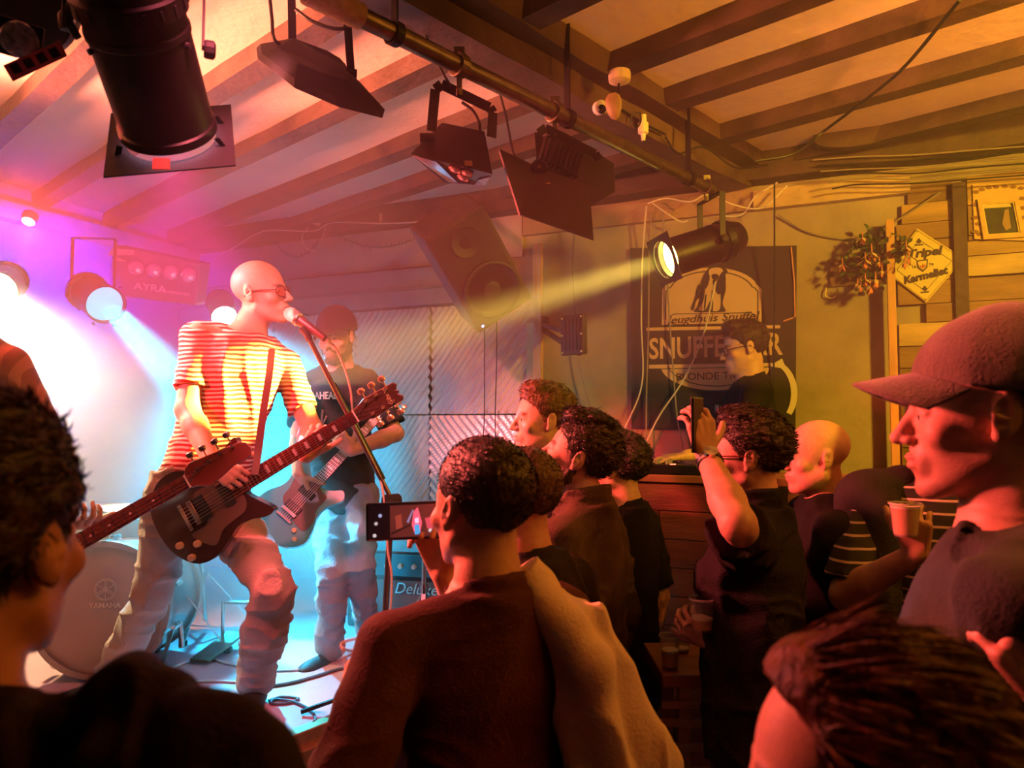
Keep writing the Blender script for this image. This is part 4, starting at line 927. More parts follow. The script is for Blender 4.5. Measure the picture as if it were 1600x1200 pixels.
            T.op(fn, (e0 + w0) / 2, ARM2 / 2 + .08, .02)
    nc = Mt @ Vector((0, -.004, 1.515)); nf = (Mt.to_3x3() @ Vector((0, .38, 1))).normalized(); nc3, nf3 = A3(nc), A3(nf)
    if k in ('tee', 'sweater'):   # crew neck: opening cut on a tilted plane, rib band round it
        T.cut(lambda p: np.where(np.linalg.norm(p - nc3, axis=1) < .12, (p - nc3) @ nf3 - .002, -1) )
        rr = top.get('rib', .007); nr0 = .069
        def tor(p):
            q = p - A3(nc - Vector(nf) * .004); hgt = q @ nf3; e = q - hgt[:, None] * nf3; return np.sqrt((np.sqrt((e * e).sum(1)) - nr0) ** 2 + (hgt * .6) ** 2) - rr
        T.ops.append((tor, None, None, nc3, .1, .006, 'u')) if False else T.op(tor, nc, .09, .005)
    if k in ('jacket', 'shirt'):  # standing collar
        ch = top.get('collar', .045); cc = Mt @ Vector((0, -.012, 1.53)); ax = (hb - nb).normalized() * .7 + Vector((0, 0, .3)); ax.normalize(); cc3, ax3 = A3(cc), A3(ax)
        def col_(p):
            q = p - cc3; hh = q @ ax3; e = q - hh[:, None] * ax3; r = np.sqrt((e * e).sum(1)); return np.maximum(np.abs(r - (.068 + .10 * (.02 - hh).clip(-.02, .05))) - .0055, np.abs(hh) - ch * .5 - .006)
        T.op(col_, cc, .1, .008)
    if k == 'hoodie':
        M2 = Mt.copy(); T.push(M2)
        for a0_ in range(-5, 6):
            a = a0_ * .42; T.ell((.10 * math.sin(a), -.035 - .075 * math.cos(a) + .02, 1.50 + .018 * math.cos(a * 2)), (.048, .046, .036), .02)
        T.ell((0, -.13, 1.46), (.10, .055, .08), .03); T.pop()
    fa = top.get('fold', .006)
    def folds(p):
        w_ = noise3(p, 5)[:, None] * .06; q = p + w_
        return fa * noise3(q, 8, (1, 1, .4)) - fa * 1.5 * (1 - np.abs(noise3(q, 10, (1, 1, .28)))) ** 4 + fa * .9 - fa * .8 * (1 - np.abs(noise3(q, 15, (.5, .5, 1.3)))) ** 5
    T.disp(folds)
    if cut is not None: T.cut(lambda p: cut - p[:, 2])
    V2, F2 = T.mesh(top.get('vox', .009)); tp = mk_mesh(top.get('part', {'tee': 't_shirt', 'sweater': 'sweater', 'jacket': 'jacket', 'shirt': 'shirt', 'hoodie': 'hoodie'}[k]), V2, F2, cm, parent=b)
    # ---- trousers, shoes
    LG = legs or {}; info = dict(WM=WM, HM=WM @ HM, body=b, top=tp, Mt=WM @ Mt, sh={q: WM @ sh[q] for q in sh}, el={q: WM @ el[q] for q in el}, wr={q: WM @ wr[q] for q in wr}, s=s)
    if LG.get('none'): return info
    T = Sdf(); tm = LG.get('mat') or mat('trousers_%.3f' % trousers[0], trousers, .85, noise=.2, nscale=12, bump=.3, bscale=150)
    hipz = .90
    T.push(Mt); T.loft([(.80, .155, .105, 0), (.88, .162, .112, 0), (.97, .15, .10, 0)], .03); T.pop()
    feet = {}
    for side, x in (('L', -1), ('R', 1)):
        hp = Mt @ Vector((x * .088, 0, .87)); g = LG.get(side)
        if g: kn = L(g['k']); an = L(g['a']); fd = D(g['f'])
        else: kn = Vector((x * .10, .02, .49 + dz * .5)); an = Vector((x * .10, -.02, .09)); fd = Vector((x * .2, 1, 0))
        w = LG.get('w', 1); T.cone(hp, kn, .088 * w, .062 * w, .03)
        mid = kn + (an - kn) * .4; T.cone(kn, mid, .062 * w, .060 * w, .03); T.cone(mid, an + Vector((0, 0, -.0)), .060 * w, .060 * w, .02)
        feet[side] = (an, fd.normalized())
    fa2 = LG.get('fold', .009)
    T.disp(lambda p: fa2 * noise3(p, 9, (1, 1, .5)) + fa2 * .9 - fa2 * 1.6 * (1 - np.abs(noise3(p, 9, (1, 1, .9)))) ** 5 - fa2 * 1.2 * (1 - np.abs(noise3(p, 15, (.6, .6, 1.3)))) ** 5)
    V2, F2 = T.mesh(LG.get('vox', .011)); mk_mesh('trousers', V2, F2, tm, parent=b)
    for side in ('L', 'R'):
        an, fd = feet[side]; up = Vector((0, 0, 1)); u3 = LG.get('footup', {}).get(side)
        M3 = frame(an + Vector((0, 0, -.045)), (0, 0, 1), fd) ; T = Sdf(); T.push(M3)   # x = toe
        T.cone((.0, 0, .03), (.0, 0, -.005), .042, .04, .02); T.ell((.075, 0, -.015), (.085, .043, .034), .03); T.ell((.15, 0, -.02), (.05, .045, .026), .03); T.ell((-.02, 0, -.01), (.045, .036, .036), .02)
        T.pop(); T.cut(lambda p, z0=an.z - .085: z0 - p[:, 2]); V2, F2 = T.mesh(.008)
        sz = an.z - .085
        mk_mesh('shoe', V2, F2, [mat('shoe_black', (.015, .015, .018), .6), mat('shoe_sole', (.7, .68, .62), .7)], parent=b, matfn=lambda c, sz=sz: (c[:, 2] < sz + .018))
    return info
# ------------------------------------------------------------------ banner, signs, picture, flowers
def WM_(px, py, off):
    return wallM(px, py, off)
def wpoly(pts, off, th=.002, name='shape', m=None, parent=None):
    """flat shape lying on the wall; pts are (px, py) of its outline"""
    mb = MB(); n = len(pts); a = [W(x, y, off) for x, y in pts]; b = [p - WN * th for p in a]
    mb.add(a + b, [tuple(range(n)), tuple(range(n, 2 * n))[::-1]] + [(i, (i + 1) % n, n + (i + 1) % n, n + i) for i in range(n)]); return mb.build(name, m, parent)
NAVY = mat('banner_dark', (.035, .026, .03), .6, noise=.2, nscale=5); CREAM = mat('banner_cream', (.74, .50, .30), .6, noise=.06, nscale=8)
bn = empty('banner', W(1115, 530, .02), 'dark bar banner with cream dog badge and large lettering hung on the wall', 'banner')
wpoly([(985, 388), (1245, 384), (1243, 676), (987, 668)], .02, .004, 'cloth', NAVY, bn)
def arc(cx, cy, rx, ry, a0, a1, n=20): return [(cx + rx * math.cos(math.radians(a0 + (a1 - a0) * i / n)), cy - ry * math.sin(math.radians(a0 + (a1 - a0) * i / n))) for i in range(n + 1)]
def ring(pts, inset, off, m, name, cxy):
    cx, cy = cxy; inn = [(cx + (x - cx) * inset[0], cy + (y - cy) * inset[1]) for x, y in pts]; n = len(pts); mb = MB()
    A_ = [W(x, y, off) for x, y in pts]; B_ = [W(x, y, off) for x, y in inn]; mb.add(A_ + B_, [(i, i + 1, n + i + 1, n + i) for i in range(n - 1)]); return mb.build(name, m, bn)
arch = [(1034, 508), (1035, 452), (1040, 446)] + arc(1112, 452, 72, 34, 168, 12, 16) + [(1184, 446), (1190, 452), (1190, 506)]
wpoly(arch, .0245, .001, 'badge_arch', CREAM, bn)
arch2 = [(1039, 500), (1040, 455), (1045, 449)] + arc(1112, 455, 66, 32, 168, 12, 16) + [(1180, 449), (1185, 455), (1185, 500)]
ring(arch2, (.975, .97), .0262, NAVY, 'badge_line', (1112, 480))
wpoly([(1010, 512), (1219, 508), (1219, 513), (1010, 517)], .0245, .001, 'stripe', CREAM, bn)
wpoly([(1014, 570), (1219, 567), (1219, 572), (1014, 576)], .0245, .001, 'stripe', CREAM, bn)
pill = arc(1056, 499, 10, 9, 90, 270, 8) + arc(1172, 497, 8, 9, -90, 90, 8)
wpoly(pill, .0262, .001, 'name_plate', CREAM, bn); ring(pill + [pill[0]], (.985, .86), .028, NAVY, 'name_outline', (1114, 498))
lower = [(1020, 577)] + [(1037 + 3, 577)] + arc(1113, 572, 92, 45, 186, 354, 24)[1:] + [(1205, 574)]
wpoly([(1025, 577)] + arc(1118, 570, 86, 40, 190, 350, 24) + [(1205, 574)], .0245, .001, 'badge_base', CREAM, bn)
ring(arc(1118, 566, 76, 38, 190, 350, 24), (.98, .96), .0262, NAVY, 'badge_line', (1118, 566))
wpoly([(1202, 572), (1222, 560)] + arc(1206, 615, 40, 52, 60, -40, 12) + arc(1204, 615, 32, 46, -40, 60, 12), .0262, .001, 'badge_ring', mat('banner_ring', (.78, .66, .52), .6), bn)
def wtext(s, px, py, size, m, off, parent, sx=1.0, bold=0, shear=0, rot=0):
    return text(s, WM_(px, py, off) @ Matrix.Rotation(rot, 4, 'Z'), size, m, parent, sx=sx, bold=bold, shear=shear)
wtext('Jeugdhuis Snuffel', 1112, 497, .054, NAVY, .029, bn, 1.22, .0005, .25)
wtext('SNUFFELBAR', 1114, 543, .148, CREAM, .026, bn, .76, .003)
wtext('BLONDE TRIPEL', 1118, 588, .052, NAVY, .028, bn, 1.05)
# long-eared dog emblem drawn in flat pieces
def dg(pts, off, m=NAVY): wpoly([(x, y) for x, y in spl2([(a, b) for a, b in pts], 4)], off, .0012, 'dog_emblem', m, bn)
dg([(1106, 420), (1118, 415), (1130, 417), (1137, 424), (1133, 432), (1134, 452), (1129, 474), (1134, 486), (1120, 488), (1102, 488), (1084, 487), (1090, 478), (1096, 455), (1102, 436)], .0265)
dg([(1108, 422), (1118, 418), (1128, 420), (1130, 430), (1124, 444), (1126, 466), (1124, 484), (1112, 485), (1110, 470), (1102, 484), (1092, 484), (1099, 470), (1102, 452), (1108, 438)], .0282, CREAM)
for e in ([(1104, 424), (1109, 432), (1106, 446), (1099, 454), (1094, 450), (1098, 434)], [(1130, 424), (1134, 436), (1131, 452), (1123, 460), (1118, 452), (1122, 436)]): dg(e, .0298)
dg([(1112, 430), (1118, 428), (1123, 431), (1120, 437), (1114, 436)], .0298); dg([(1114, 438), (1119, 438), (1118, 446), (1115, 446)], .0298)
dg([(1095, 462), (1088, 470), (1084, 484), (1080, 482), (1086, 466), (1089, 452), (1093, 444)], .0298); dg([(1112, 456), (1114, 456), (1114, 484), (1112, 484)], .0298); dg([(1102, 462), (1104, 462), (1102, 482), (1100, 482)], .0298)
tag(MB().tube([W(1236, 386, .03), W(1241, 440, .03), W(1242, 495, .03), W(1238, 497, .03), W(1224, 502, .03)], .0035, 6).build('decorative_cord', mat('pink_cord', (.8, .35, .22), .6), loc=W(1240, 440, .03)), 'pinkish cord hanging down the right edge of the banner', 'cord')
# enamel diamond sign
SG = mat('enamel_cream', (.86, .70, .22), .3, noise=.06, nscale=12, coat=.5); INK = mat('ink_dark', (.05, .025, .05), .5)
sg = empty('beer_sign', W(1447, 416, .03), 'cream diamond-shaped enamel beer sign behind the orange post', 'sign')
dia = [(1433, 357), (1507, 404), (1447, 473), (1383, 425)]
o = wpoly(dia, .035, .004, 'plate', SG, sg); md = o.modifiers.new('b', 'BEVEL'); md.width = .004; md.segments = 3
cx, cy = 1443, 415
def sc_(k): return [(cx + (x - cx) * k, cy + (y - cy) * k) for x, y in dia]
def wring(k1, k2, off, m, name, parent):
    a = [W(x, y, off) for x, y in sc_(k1)]; b = [W(x, y, off) for x, y in sc_(k2)]; MB().add(a + b, [(i, (i + 1) % 4, 4 + (i + 1) % 4, 4 + i) for i in range(4)]).build(name, m, parent)
wring(.97, .93, .0405, mat('enamel_rim', (.62, .45, .10), .3), 'raised_rim', sg); wring(.70, .685, .0405, INK, 'border_line', sg)
wtext('Tripel', 1443, 395, .052, INK, .0405, sg, 1.08, .0022, .25, .06); wtext('Karmeliet', 1445, 431, .046, INK, .0405, sg, .95, .0022, .2, .20)
wtext('16', 1428, 417, .020, INK, .0405, sg); wtext('79', 1455, 414, .020, INK, .0405, sg)
wpoly([(1432, 407), (1450, 405), (1449, 418), (1442, 425), (1434, 419)], .0405, .001, 'shield', INK, sg); wpoly([(1434, 409), (1448, 407), (1447, 417), (1442, 422), (1436, 418)], .0418, .001, 'shield', SG, sg)
RED = mat('sign_red', (.55, .12, .06), .5)
for a in ([(1442, 411), (1444, 416), (1442, 421), (1440, 416)], [(1437, 414), (1440, 417), (1439, 419), (1437, 417)], [(1445, 413), (1447, 415), (1445, 418), (1443, 417)]): wpoly(a, .043, .001, 'fleur', RED, sg)
for (x, y) in ((1436, 377), (1445, 451)):
    wpoly([(x - 4, y), (x, y - 5), (x + 4, y), (x + 1.5, y + 3), (x - 1.5, y + 3)], .0405, .001, 'ornament', INK, sg); wpoly([(x - 7, y + 5), (x + 7, y + 4), (x + 6, y + 6), (x - 6, y + 7)], .0405, .001, 'ornament', INK, sg)
mb = MB(); [mb.lathe([(.004, 0), (.003, .002)], WM_(x, y, .0395), 8) for x, y in ((1433, 361), (1501, 404), (1446, 468))]; mb.build('nails', STEEL, sg)
# patterned board with a framed picture
pb_ = empty('picture_board', W(1560, 330, .03), 'cream board with dark scroll marks and a small wood-framed dark picture', 'picture')
wpoly([(1519, 289), (1640, 283), (1640, 378), (1522, 374)], .03, .008, 'board', mat('tiger_board', (.72, .46, .14), .5, noise=.1, nscale=10), pb_)
for i, (x, y) in enumerate([(1545, 293), (1556, 292), (1570, 291), (1583, 292), (1595, 294), (1525, 300), (1524, 320), (1524, 340), (1528, 350), (1524, 362), (1597, 310), (1598, 325), (1599, 340), (1534, 296), (1530, 366), (1612, 300), (1615, 330), (1612, 360)]):
    a = i * 1.3; wpoly([(x + 4.6 * math.cos(q + a) * (1 + .3 * (k % 2)), y + 3.0 * math.sin(q + a)) for k, q in enumerate([j * PI / 4 for j in range(8)])], .0385, .001, 'scroll_mark', mat('scroll_brown', (.28, .12, .03), .6), pb_)
def fr(pts, k, off, th, m, name):
    cx_ = sum(p[0] for p in pts) / 4; cy_ = sum(p[1] for p in pts) / 4; inn = [(cx_ + (x - cx_) * k, cy_ + (y - cy_) * k) for x, y in pts]
    a = [W(x, y, off) for x, y in pts + inn]; b = [p - WN * th for p in a]; mb = MB(); mb.add(a + b, sum([[(i, (i + 1) % 4, 4 + (i + 1) % 4, 4 + i), (8 + i, 12 + i, 12 + (i + 1) % 4, 8 + (i + 1) % 4), (i, 8 + i, 8 + (i + 1) % 4, (i + 1) % 4), (4 + i, 4 + (i + 1) % 4, 12 + (i + 1) % 4, 12 + i)] for i in range(4)], [])); return mb.build(name, m, pb_, bevel=.001)
q = [(1526, 312), (1590, 309), (1602, 371), (1536, 375)]
fr(q, .78, .038, .012, mat('frame_pine', (.78, .48, .15), .4, noise=.2, nscale=20), 'picture_frame'); fr([(1533, 318), (1584, 315), (1594, 366), (1542, 369)], .9, .038, .008, mat('frame_gilt', (.85, .62, .2), .3), 'picture_frame')
wpoly([(1535, 320), (1583, 317), (1592, 364), (1545, 366)], .038, .002, 'picture', mat('picture_green', (.05, .07, .02), .25, noise=.8, nscale=12), pb_); wpoly([(1536, 320), (1578, 317), (1580, 323), (1537, 326)], .0405, .001, 'picture', mat('picture_pale', (.7, .55, .2), .4), pb_)
wpoly([(1570, 328), (1576, 326), (1578, 345), (1580, 356), (1572, 360), (1566, 350)], .0405, .001, 'picture', mat('picture_brown', (.35, .2, .06), .4), pb_)
# hanging fuchsia
fb = empty('hanging_fuchsia', W(1365, 405, .12), 'artificial fuchsia bunch with pink and white flowers left of the diamond sign', 'flowers')
rf_ = random.Random(11); LM = [mat('leaf_%d' % i, c, .5, noise=.3, nscale=20) for i, c in enumerate([(.035, .06, .012), (.05, .09, .015), (.08, .10, .02)])]
def leaf(c, d, up, L, wd_, m):
    d = Vector(d).normalized(); s_ = d.cross(Vector(up)).normalized() * wd_; n_ = s_.cross(d).normalized() * L * .12; c = Vector(c)
    MB().add([c, c + d * L * .35 + s_ * .9 + n_, c + d * L * .7 + s_ * .7 + n_, c + d * L, c + d * L * .7 - s_ * .7 + n_, c + d * L * .35 - s_ * .9 + n_, c + d * L * .35 - n_ * .4, c + d * L * .7 - n_ * .4],
             [(0, 1, 6), (1, 2, 7, 6), (2, 3, 7), (3, 4, 7), (4, 5, 6, 7), (5, 0, 6)]).build('leaf', m, fb)
spots = [(1355, 365), (1340, 378), (1365, 372), (1378, 382), (1350, 392), (1335, 398), (1322, 412), (1362, 400), (1345, 410), (1330, 420), (1372, 410), (1350, 425), (1405, 378), (1412, 388), (1408, 400), (1400, 395), (1380, 365), (1350, 440), (1365, 445)]
for x, y in spots:
    for k in range(7):
        c = W(x + rf_.uniform(-9, 9), y + rf_.uniform(-9, 9), rf_.uniform(.03, .13)); leaf(c, (rf_.uniform(-1, 1), rf_.uniform(-.8, .2), rf_.uniform(-.9, .9)), (0, -1, .4), rf_.uniform(.028, .045), rf_.uniform(.009, .014), LM[rf_.randrange(3)])
PK = [mat('petal_pink', (.75, .25, .14), .5), mat('petal_cream', (.85, .62, .35), .5)]
def flower(x, y, s=1):
    c = W(x, y, .14); mb = MB(); mb.tube([c + Vector((0, 0, .02 * s)), c], [.002, .004], 6)
    for k in range(5):
        a = k * 1.257 + x; d = Vector((math.cos(a), math.sin(a) * .6, -.55)).normalized(); s_ = d.cross(Vector((0, 0, 1))).normalized() * .006 * s; mb.add([c, c + d * .015 * s + s_, c + d * .034 * s, c + d * .015 * s - s_], [(0, 1, 2, 3)], 1)
    for k in range(4): a = k * 1.57 + y; d = Vector((math.cos(a) * .4, math.sin(a) * .4, -1)); s_ = Vector((math.cos(a + 1.57), math.sin(a + 1.57), 0)) * .005 * s; mb.add([c, c + d * .02 * s + s_, c + d * .03 * s, c + d * .02 * s - s_], [(0, 1, 2, 3)], 0)
    mb.build('flower', PK, fb)
for x, y, s in [(1362, 393, 1.7), (1352, 405, 1.6), (1316, 412, 1.3), (1348, 370, 1.2), (1374, 408, 1), (1378, 422, 1.2), (1352, 435, 1.3), (1345, 444, 1.3), (1368, 435, 1.6), (1360, 446, 1.4), (1340, 442, 1), (1416, 385, 1.3), (1420, 400, 1.4), (1414, 408, 1.2)]: flower(x, y, s)
mb = MB()
for x, y in spots[::2]: mb.tube(spline([W(1372, 400, .05), W((x + 1372) / 2, y - 6, .08), W(x, y, .06)], 4), .002, 5)
mb.build('stem', LM[0], fb)
# scrap of torn paint and a wall hook
tag(MB().tube(spline([W(1288, 455, .01), W(1291, 450, .015), W(1290, 462, .02), W(1300, 466, .012), W(1306, 462, .01)], 5), .003, 6).build('wall_hook', mat('cream_paint', (.85, .7, .4), .5), loc=W(1290, 455, .01)), 'bent cream wire hook in the wall under the brown board', 'hook')
# ------------------------------------------------------------------ deck controller on the booth
zt = bz1
dc = empty('dj_controller', P(1045, 735, 3.05), 'black mixing controller with jog wheels lying on the booth top', 'mixer')
Md = Matrix.Rotation(math.radians(-24), 4, 'Z'); Md.translation = Vector((P(1042, 735, 3.06).x, 3.08, zt))
MB().prism([(-.20, -.12), (.20, -.12), (.20, .12), (-.20, .12)], .002, .04, Md).build('housing', BLK, dc, bevel=.004)
for s_ in (-1, 1):
    MB().lathe([(.062, .04), (.062, .052), (.050, .056), (.0001, .056)], Md @ Matrix.Translation((s_ * .12, .02, 0)), 28).build('jog_wheel', mat('jog_grey', (.10, .09, .09), .3, .5), dc, smooth=True)
    for k in range(4): MB().lathe([(.006, .04), (.006, .058), (.0001, .058)], Md @ Matrix.Translation((s_ * .02, -.08 + k * .045, 0)), 10).build('knob', mat('knob_grey', (.3, .25, .22), .4), dc)
for k, c in enumerate([(1, .2, .15), (1, .5, .3), (1, .2, .1), (.9, .6, .5)]): MB().box(Md @ Vector((-.18 + k * .115, -.10, .041)), (.022, .010, .004)).build('pad_light', mat('pad_%d' % k, c, .3, emit=c, estr=3), dc)
o = wslab(MB(), ub0 + .05, ub1, .0, .45, .02, BO - .36).build('platform', mat('platform', (.05, .03, .02), .8)); tag(o, 'dark raised platform behind the booth for the man at the mixer', 'platform')
# ------------------------------------------------------------------ bar table with beer
tb_ = empty('bar_table', P(1062, 1060, 2.2), 'small wooden bar table with cross rails beside the booth', 'table')
tz = P(1060, 1036, 2.2).z; c0 = P(1072, 1036, 2.2)
TW = mat('table_wood', (.36, .15, .07), .4, noise=.35, nscale=7, stretch=(.4, 3, 1)); RW = mat('rail_wood', (.55, .36, .18), .45, noise=.3, nscale=12)
MB().box((c0.x + .10, c0.y + .05, tz - .018), (.38, .30, .036)).build('table_top', TW, tb_, bevel=.004)
for (dx, dy) in ((-.02, -.06), (.22, -.06), (-.02, .16), (.22, .16)):
    MB().bar((c0.x + dx, c0.y + dy, tz - .036), (c0.x + dx * 1.5 - .02, c0.y + dy * 1.2, .0), .035, .035, up=(0, 1, 0)).build('leg', RW, tb_, bevel=.003)
for k, yy_ in enumerate((1094, 1122, 1160, 1196)):
    z = P(1040, yy_, 2.15).z; MB().bar((c0.x - .09, c0.y - .08, z), (c0.x + .20, c0.y - .08, z - .005), .016, .022).build('rail', RW, tb_, bevel=.003)
def beer_cup(label, base, r=.038, h=.12, fill=.5, group=None, tint=(.95, .55, .12), tilt=(0, 0, 0)):
    M = Matrix.Translation(base) @ Euler(tilt).to_matrix().to_4x4(); root = empty('beer_cup', base, label, 'cup', group)
    PL = mat('clear_plastic', (.95, .93, .9), .08, alpha=.16, spec=.8)
    MB().lathe([(.0001, .001), (r * .72, .001), (r * .74, .004), (r * .98, h - .004), (r * 1.03, h - .003), (r * 1.03, h), (r * .97, h), (r * .72, .006), (.0001, .005)], M, 28).build('cup_wall', PL, root, smooth=True)
    MB().lathe([(.0001, .006), (r * .70, .006), (r * (.70 + .24 * fill), h * fill), (.0001, h * fill)], M, 28).build('beer', mat('beer_%.2f' % tint[1], tint, .15, alpha=.85), root, smooth=True)
    MB().lathe([(.0001, h * fill), (r * (.70 + .245 * fill), h * fill), (r * (.70 + .25 * fill), h * fill + .006), (.0001, h * fill + .007)], M, 28).build('foam', mat('beer_foam', (.9, .8, .6), .8), root)
    MB().lathe([(r * 1.0, h - .004), (r * 1.045, h - .004), (r * 1.045, h + .001), (r * 1.0, h + .001)], M, 28, closed=True).build('rim', mat('cup_rim', (.9, .85, .8), .2, alpha=.6), root)
    return root
q = P(1047, 1030, 2.16); beer_cup('half-full plastic beer cup standing alone on the wooden bar table', Vector((q.x, q.y, tz)), .030, .092, .50)
q = P(1066, 1017, 2.30); beer_cup('nearly empty cup behind the half-full beer on the table', Vector((q.x, q.y, tz)), .028, .085, .1)
# ------------------------------------------------------------------ stage gear
SHELL = mat('drum_shell', (.20, .15, .14), .3, noise=.1, nscale=10, coat=.5)
kd = empty('kick_drum', P(160, 970, 2.85), 'bass drum with round emblem on its grey front head behind the singer', 'drum')
kr = .245; kc = P(158, 972, 2.86); kc.z = ST + kr + .02; kn = (Vector((.10, -1, .05))).normalized(); Mk = frame(kc, kn, (1, 0, 0))
MB().lathe([(kr, -.36), (kr, 0)], Mk, 48).build('shell', SHELL, kd, smooth=True)
for z in (-.36, -.0): MB().lathe([(kr - .002, z - .02), (kr + .014, z - .02), (kr + .014, z + .018), (kr - .008, z + .018)], Mk, 48, closed=True).build('hoop', mat('drum_hoop', (.30, .22, .20), .3, coat=.5), kd, smooth=True)
MB().lathe([(.0001, .004), (kr - .006, .0035)], Mk, 48).build('front_head', mat('drum_head', (.42, .30, .26), .4, noise=.08, nscale=4), kd)
for k in range(10):
    a = k * 2 * PI / 10 + .3; q = Mk @ Vector(((kr + .012) * math.cos(a), (kr + .012) * math.sin(a), .0)); r_ = Mk.to_3x3() @ Vector((math.cos(a), math.sin(a), 0)); mb = MB(); mb.bar(q + kn * .022, q - kn * .05, .018, .010, up=r_); mb.bar(q + r_ * .006 - kn * .05, q + r_ * .006 - kn * .10, .016, .022, up=r_); mb.lathe([(.012, 0), (.012, .03)], frame(q + r_ * .004 - kn * .12, kn), 10); mb.build('claw', CHR, kd, bevel=.002)
LOGO = mat('emblem_cream', (.85, .70, .58), .5); Ml = Mk @ Matrix.Translation((.014, .075, .006))
R0 = Matrix.Identity(4)
MB().lathe([(.0385, 0), (.041, 0), (.041, .0015), (.0385, .0015)], Ml, 40, closed=True).build('emblem_ring', LOGO, kd); MB().lathe([(.0345, 0), (.036, 0), (.036, .0015), (.0345, .0015)], Ml, 40, closed=True).build('emblem_ring', LOGO, kd)
mb = MB()
for k in range(3):     # three crossed tuning forks
    a = PI / 2 + k * PI * 2 / 3; u_ = Vector((math.cos(a), math.sin(a), 0)); w_2 = Vector((-u_.y, u_.x, 0))
    mb.bar(Ml @ (u_ * -.034 + Vector((0, 0, .001))), Ml @ (u_ * .008 + Vector((0, 0, .001))), .0022, .0015, up=kn)
    for s_ in (-1, 1): mb.bar(Ml @ (u_ * .006 + w_2 * .0035 * s_ + Vector((0, 0, .001))), Ml @ (u_ * .033 + w_2 * .0035 * s_ + Vector((0, 0, .001))), .0022, .0015, up=kn)
    mb.bar(Ml @ (u_ * .007 - w_2 * .0045 + Vector((0, 0, .001))), Ml @ (u_ * .007 + w_2 * .0045 + Vector((0, 0, .001))), .0022, .0015, up=kn)
mb.build('tuning_fork_emblem', LOGO, kd)
text('YAMAHA', Mk @ Matrix.Translation((.014, .015, .006)), .028, LOGO, kd, bold=.0006, sx=1.0)
def stand(label, base, top, n=3, spread=.22, cym=None, name='cymbal_stand', cat='stand', tilt=(0, .1, 0)):
    b_, t_ = Vector(base), Vector(top); r_ = empty(name, b_, label, cat); MB().tube([b_ + Vector((0, 0, .05)), t_], .011, 10).build('pole', CHR, r_, smooth=True)
    MB().tube([b_.lerp(t_, .5), b_.lerp(t_, .56)], .018, 10).build('collar', CHR, r_, smooth=True)
    for k in range(n):
        a = k * 2 * PI / n + .5; MB().bar(b_ + Vector((0, 0, .28)), b_ + Vector((spread * math.cos(a), spread * math.sin(a), .012)), .016, .006).build('leg', CHR, r_); MB().box(b_ + Vector((spread * math.cos(a), spread * math.sin(a), .012)), (.03, .03, .024)).build('rubber_foot', RUB, r_, bevel=.004)
    if cym: MB().lathe([(.008, .012), (.03, .008), (.045, -.004), (cym, -.022), (cym, -.024), (.045, -.007), (.008, .008)], Matrix.Translation(t_) @ Euler(tilt).to_matrix().to_4x4(), 40).build('cymbal', mat('cymbal_bronze', (.75, .55, .28), .25, 1, noise=.15, nscale=30), r_, smooth=True)
    return r_
def onst(px, py, d): q = P(px, py, d); return Vector((q.x, q.y, ST))
stand('chrome stand with a thin cymbal seen between the legs of the singer', onst(320, 1000, 3.5), onst(322, 0, 3.5) + Vector((0, 0, .68)), cym=.17)
stand('second chrome stand nearer the bass drum', onst(284, 1035, 3.1), onst(284, 0, 3.1) + Vector((0, 0, .62)), spread=.18)
sn = empty('snare_drum', onst(232, 0, 3.25) + Vector((0, 0, .50)), 'shallow drum on the left of the second chrome stand, half hidden by a guitar', 'drum')
Msn = Matrix.Translation(onst(225, 0, 3.3) + Vector((0, 0, .46))) @ Matrix.Rotation(.12, 4, 'Y'); MB().lathe([(.165, 0), (.165, .13)], Msn, 40).build('shell', SHELL, sn, smooth=True); MB().lathe([(.0001, .131), (.163, .131)], Msn, 40).build('batter_head', mat('white_head', (.75, .62, .66), .5), sn)
for z in (.0, .125): MB().lathe([(.163, z - .006), (.174, z - .006), (.174, z + .012), (.163, z + .012)], Msn, 40, closed=True).build('hoop', CHR, sn, smooth=True)
for k in range(8): a = k * PI / 4; MB().tube([Msn @ Vector((.175 * math.cos(a), .175 * math.sin(a), .0)), Msn @ Vector((.175 * math.cos(a), .175 * math.sin(a), .13))], .005, 6).build('lug', CHR, sn)
q = onst(225, 0, 3.3)
for k in range(3): a = k * 2.1 + .4; MB().tube([q + Vector((.12 * math.cos(a), .12 * math.sin(a), .46)), q + Vector((0, 0, .22)), q + Vector((-.2 * math.cos(a), -.2 * math.sin(a), .01))], .008, 8).build('leg', CHR, sn, smooth=True)
ft = empty('floor_tom', onst(120, 0, 3.5), 'larger drum standing at the far left behind the bass drum', 'drum'); Mt_ = Matrix.Translation(onst(135, 0, 3.55) + Vector((0, 0, .14)))
MB().lathe([(.20, 0), (.20, .36)], Mt_, 40).build('shell', SHELL, ft, smooth=True); MB().lathe([(.0001, .362), (.198, .362)], Mt_, 40).build('batter_head', mat('white_head'), ft)
for z in (.0, .35): MB().lathe([(.198, z - .008), (.212, z - .008), (.212, z + .014), (.198, z + .014)], Mt_, 40, closed=True).build('hoop', CHR, ft, smooth=True)
for k in range(3): a = k * 2.1; MB().tube([Mt_ @ Vector((.214 * math.cos(a), .214 * math.sin(a), .28)), Mt_ @ Vector((.22 * math.cos(a), .22 * math.sin(a), -.14))], .008, 8).build('leg', CHR, ft, smooth=True)
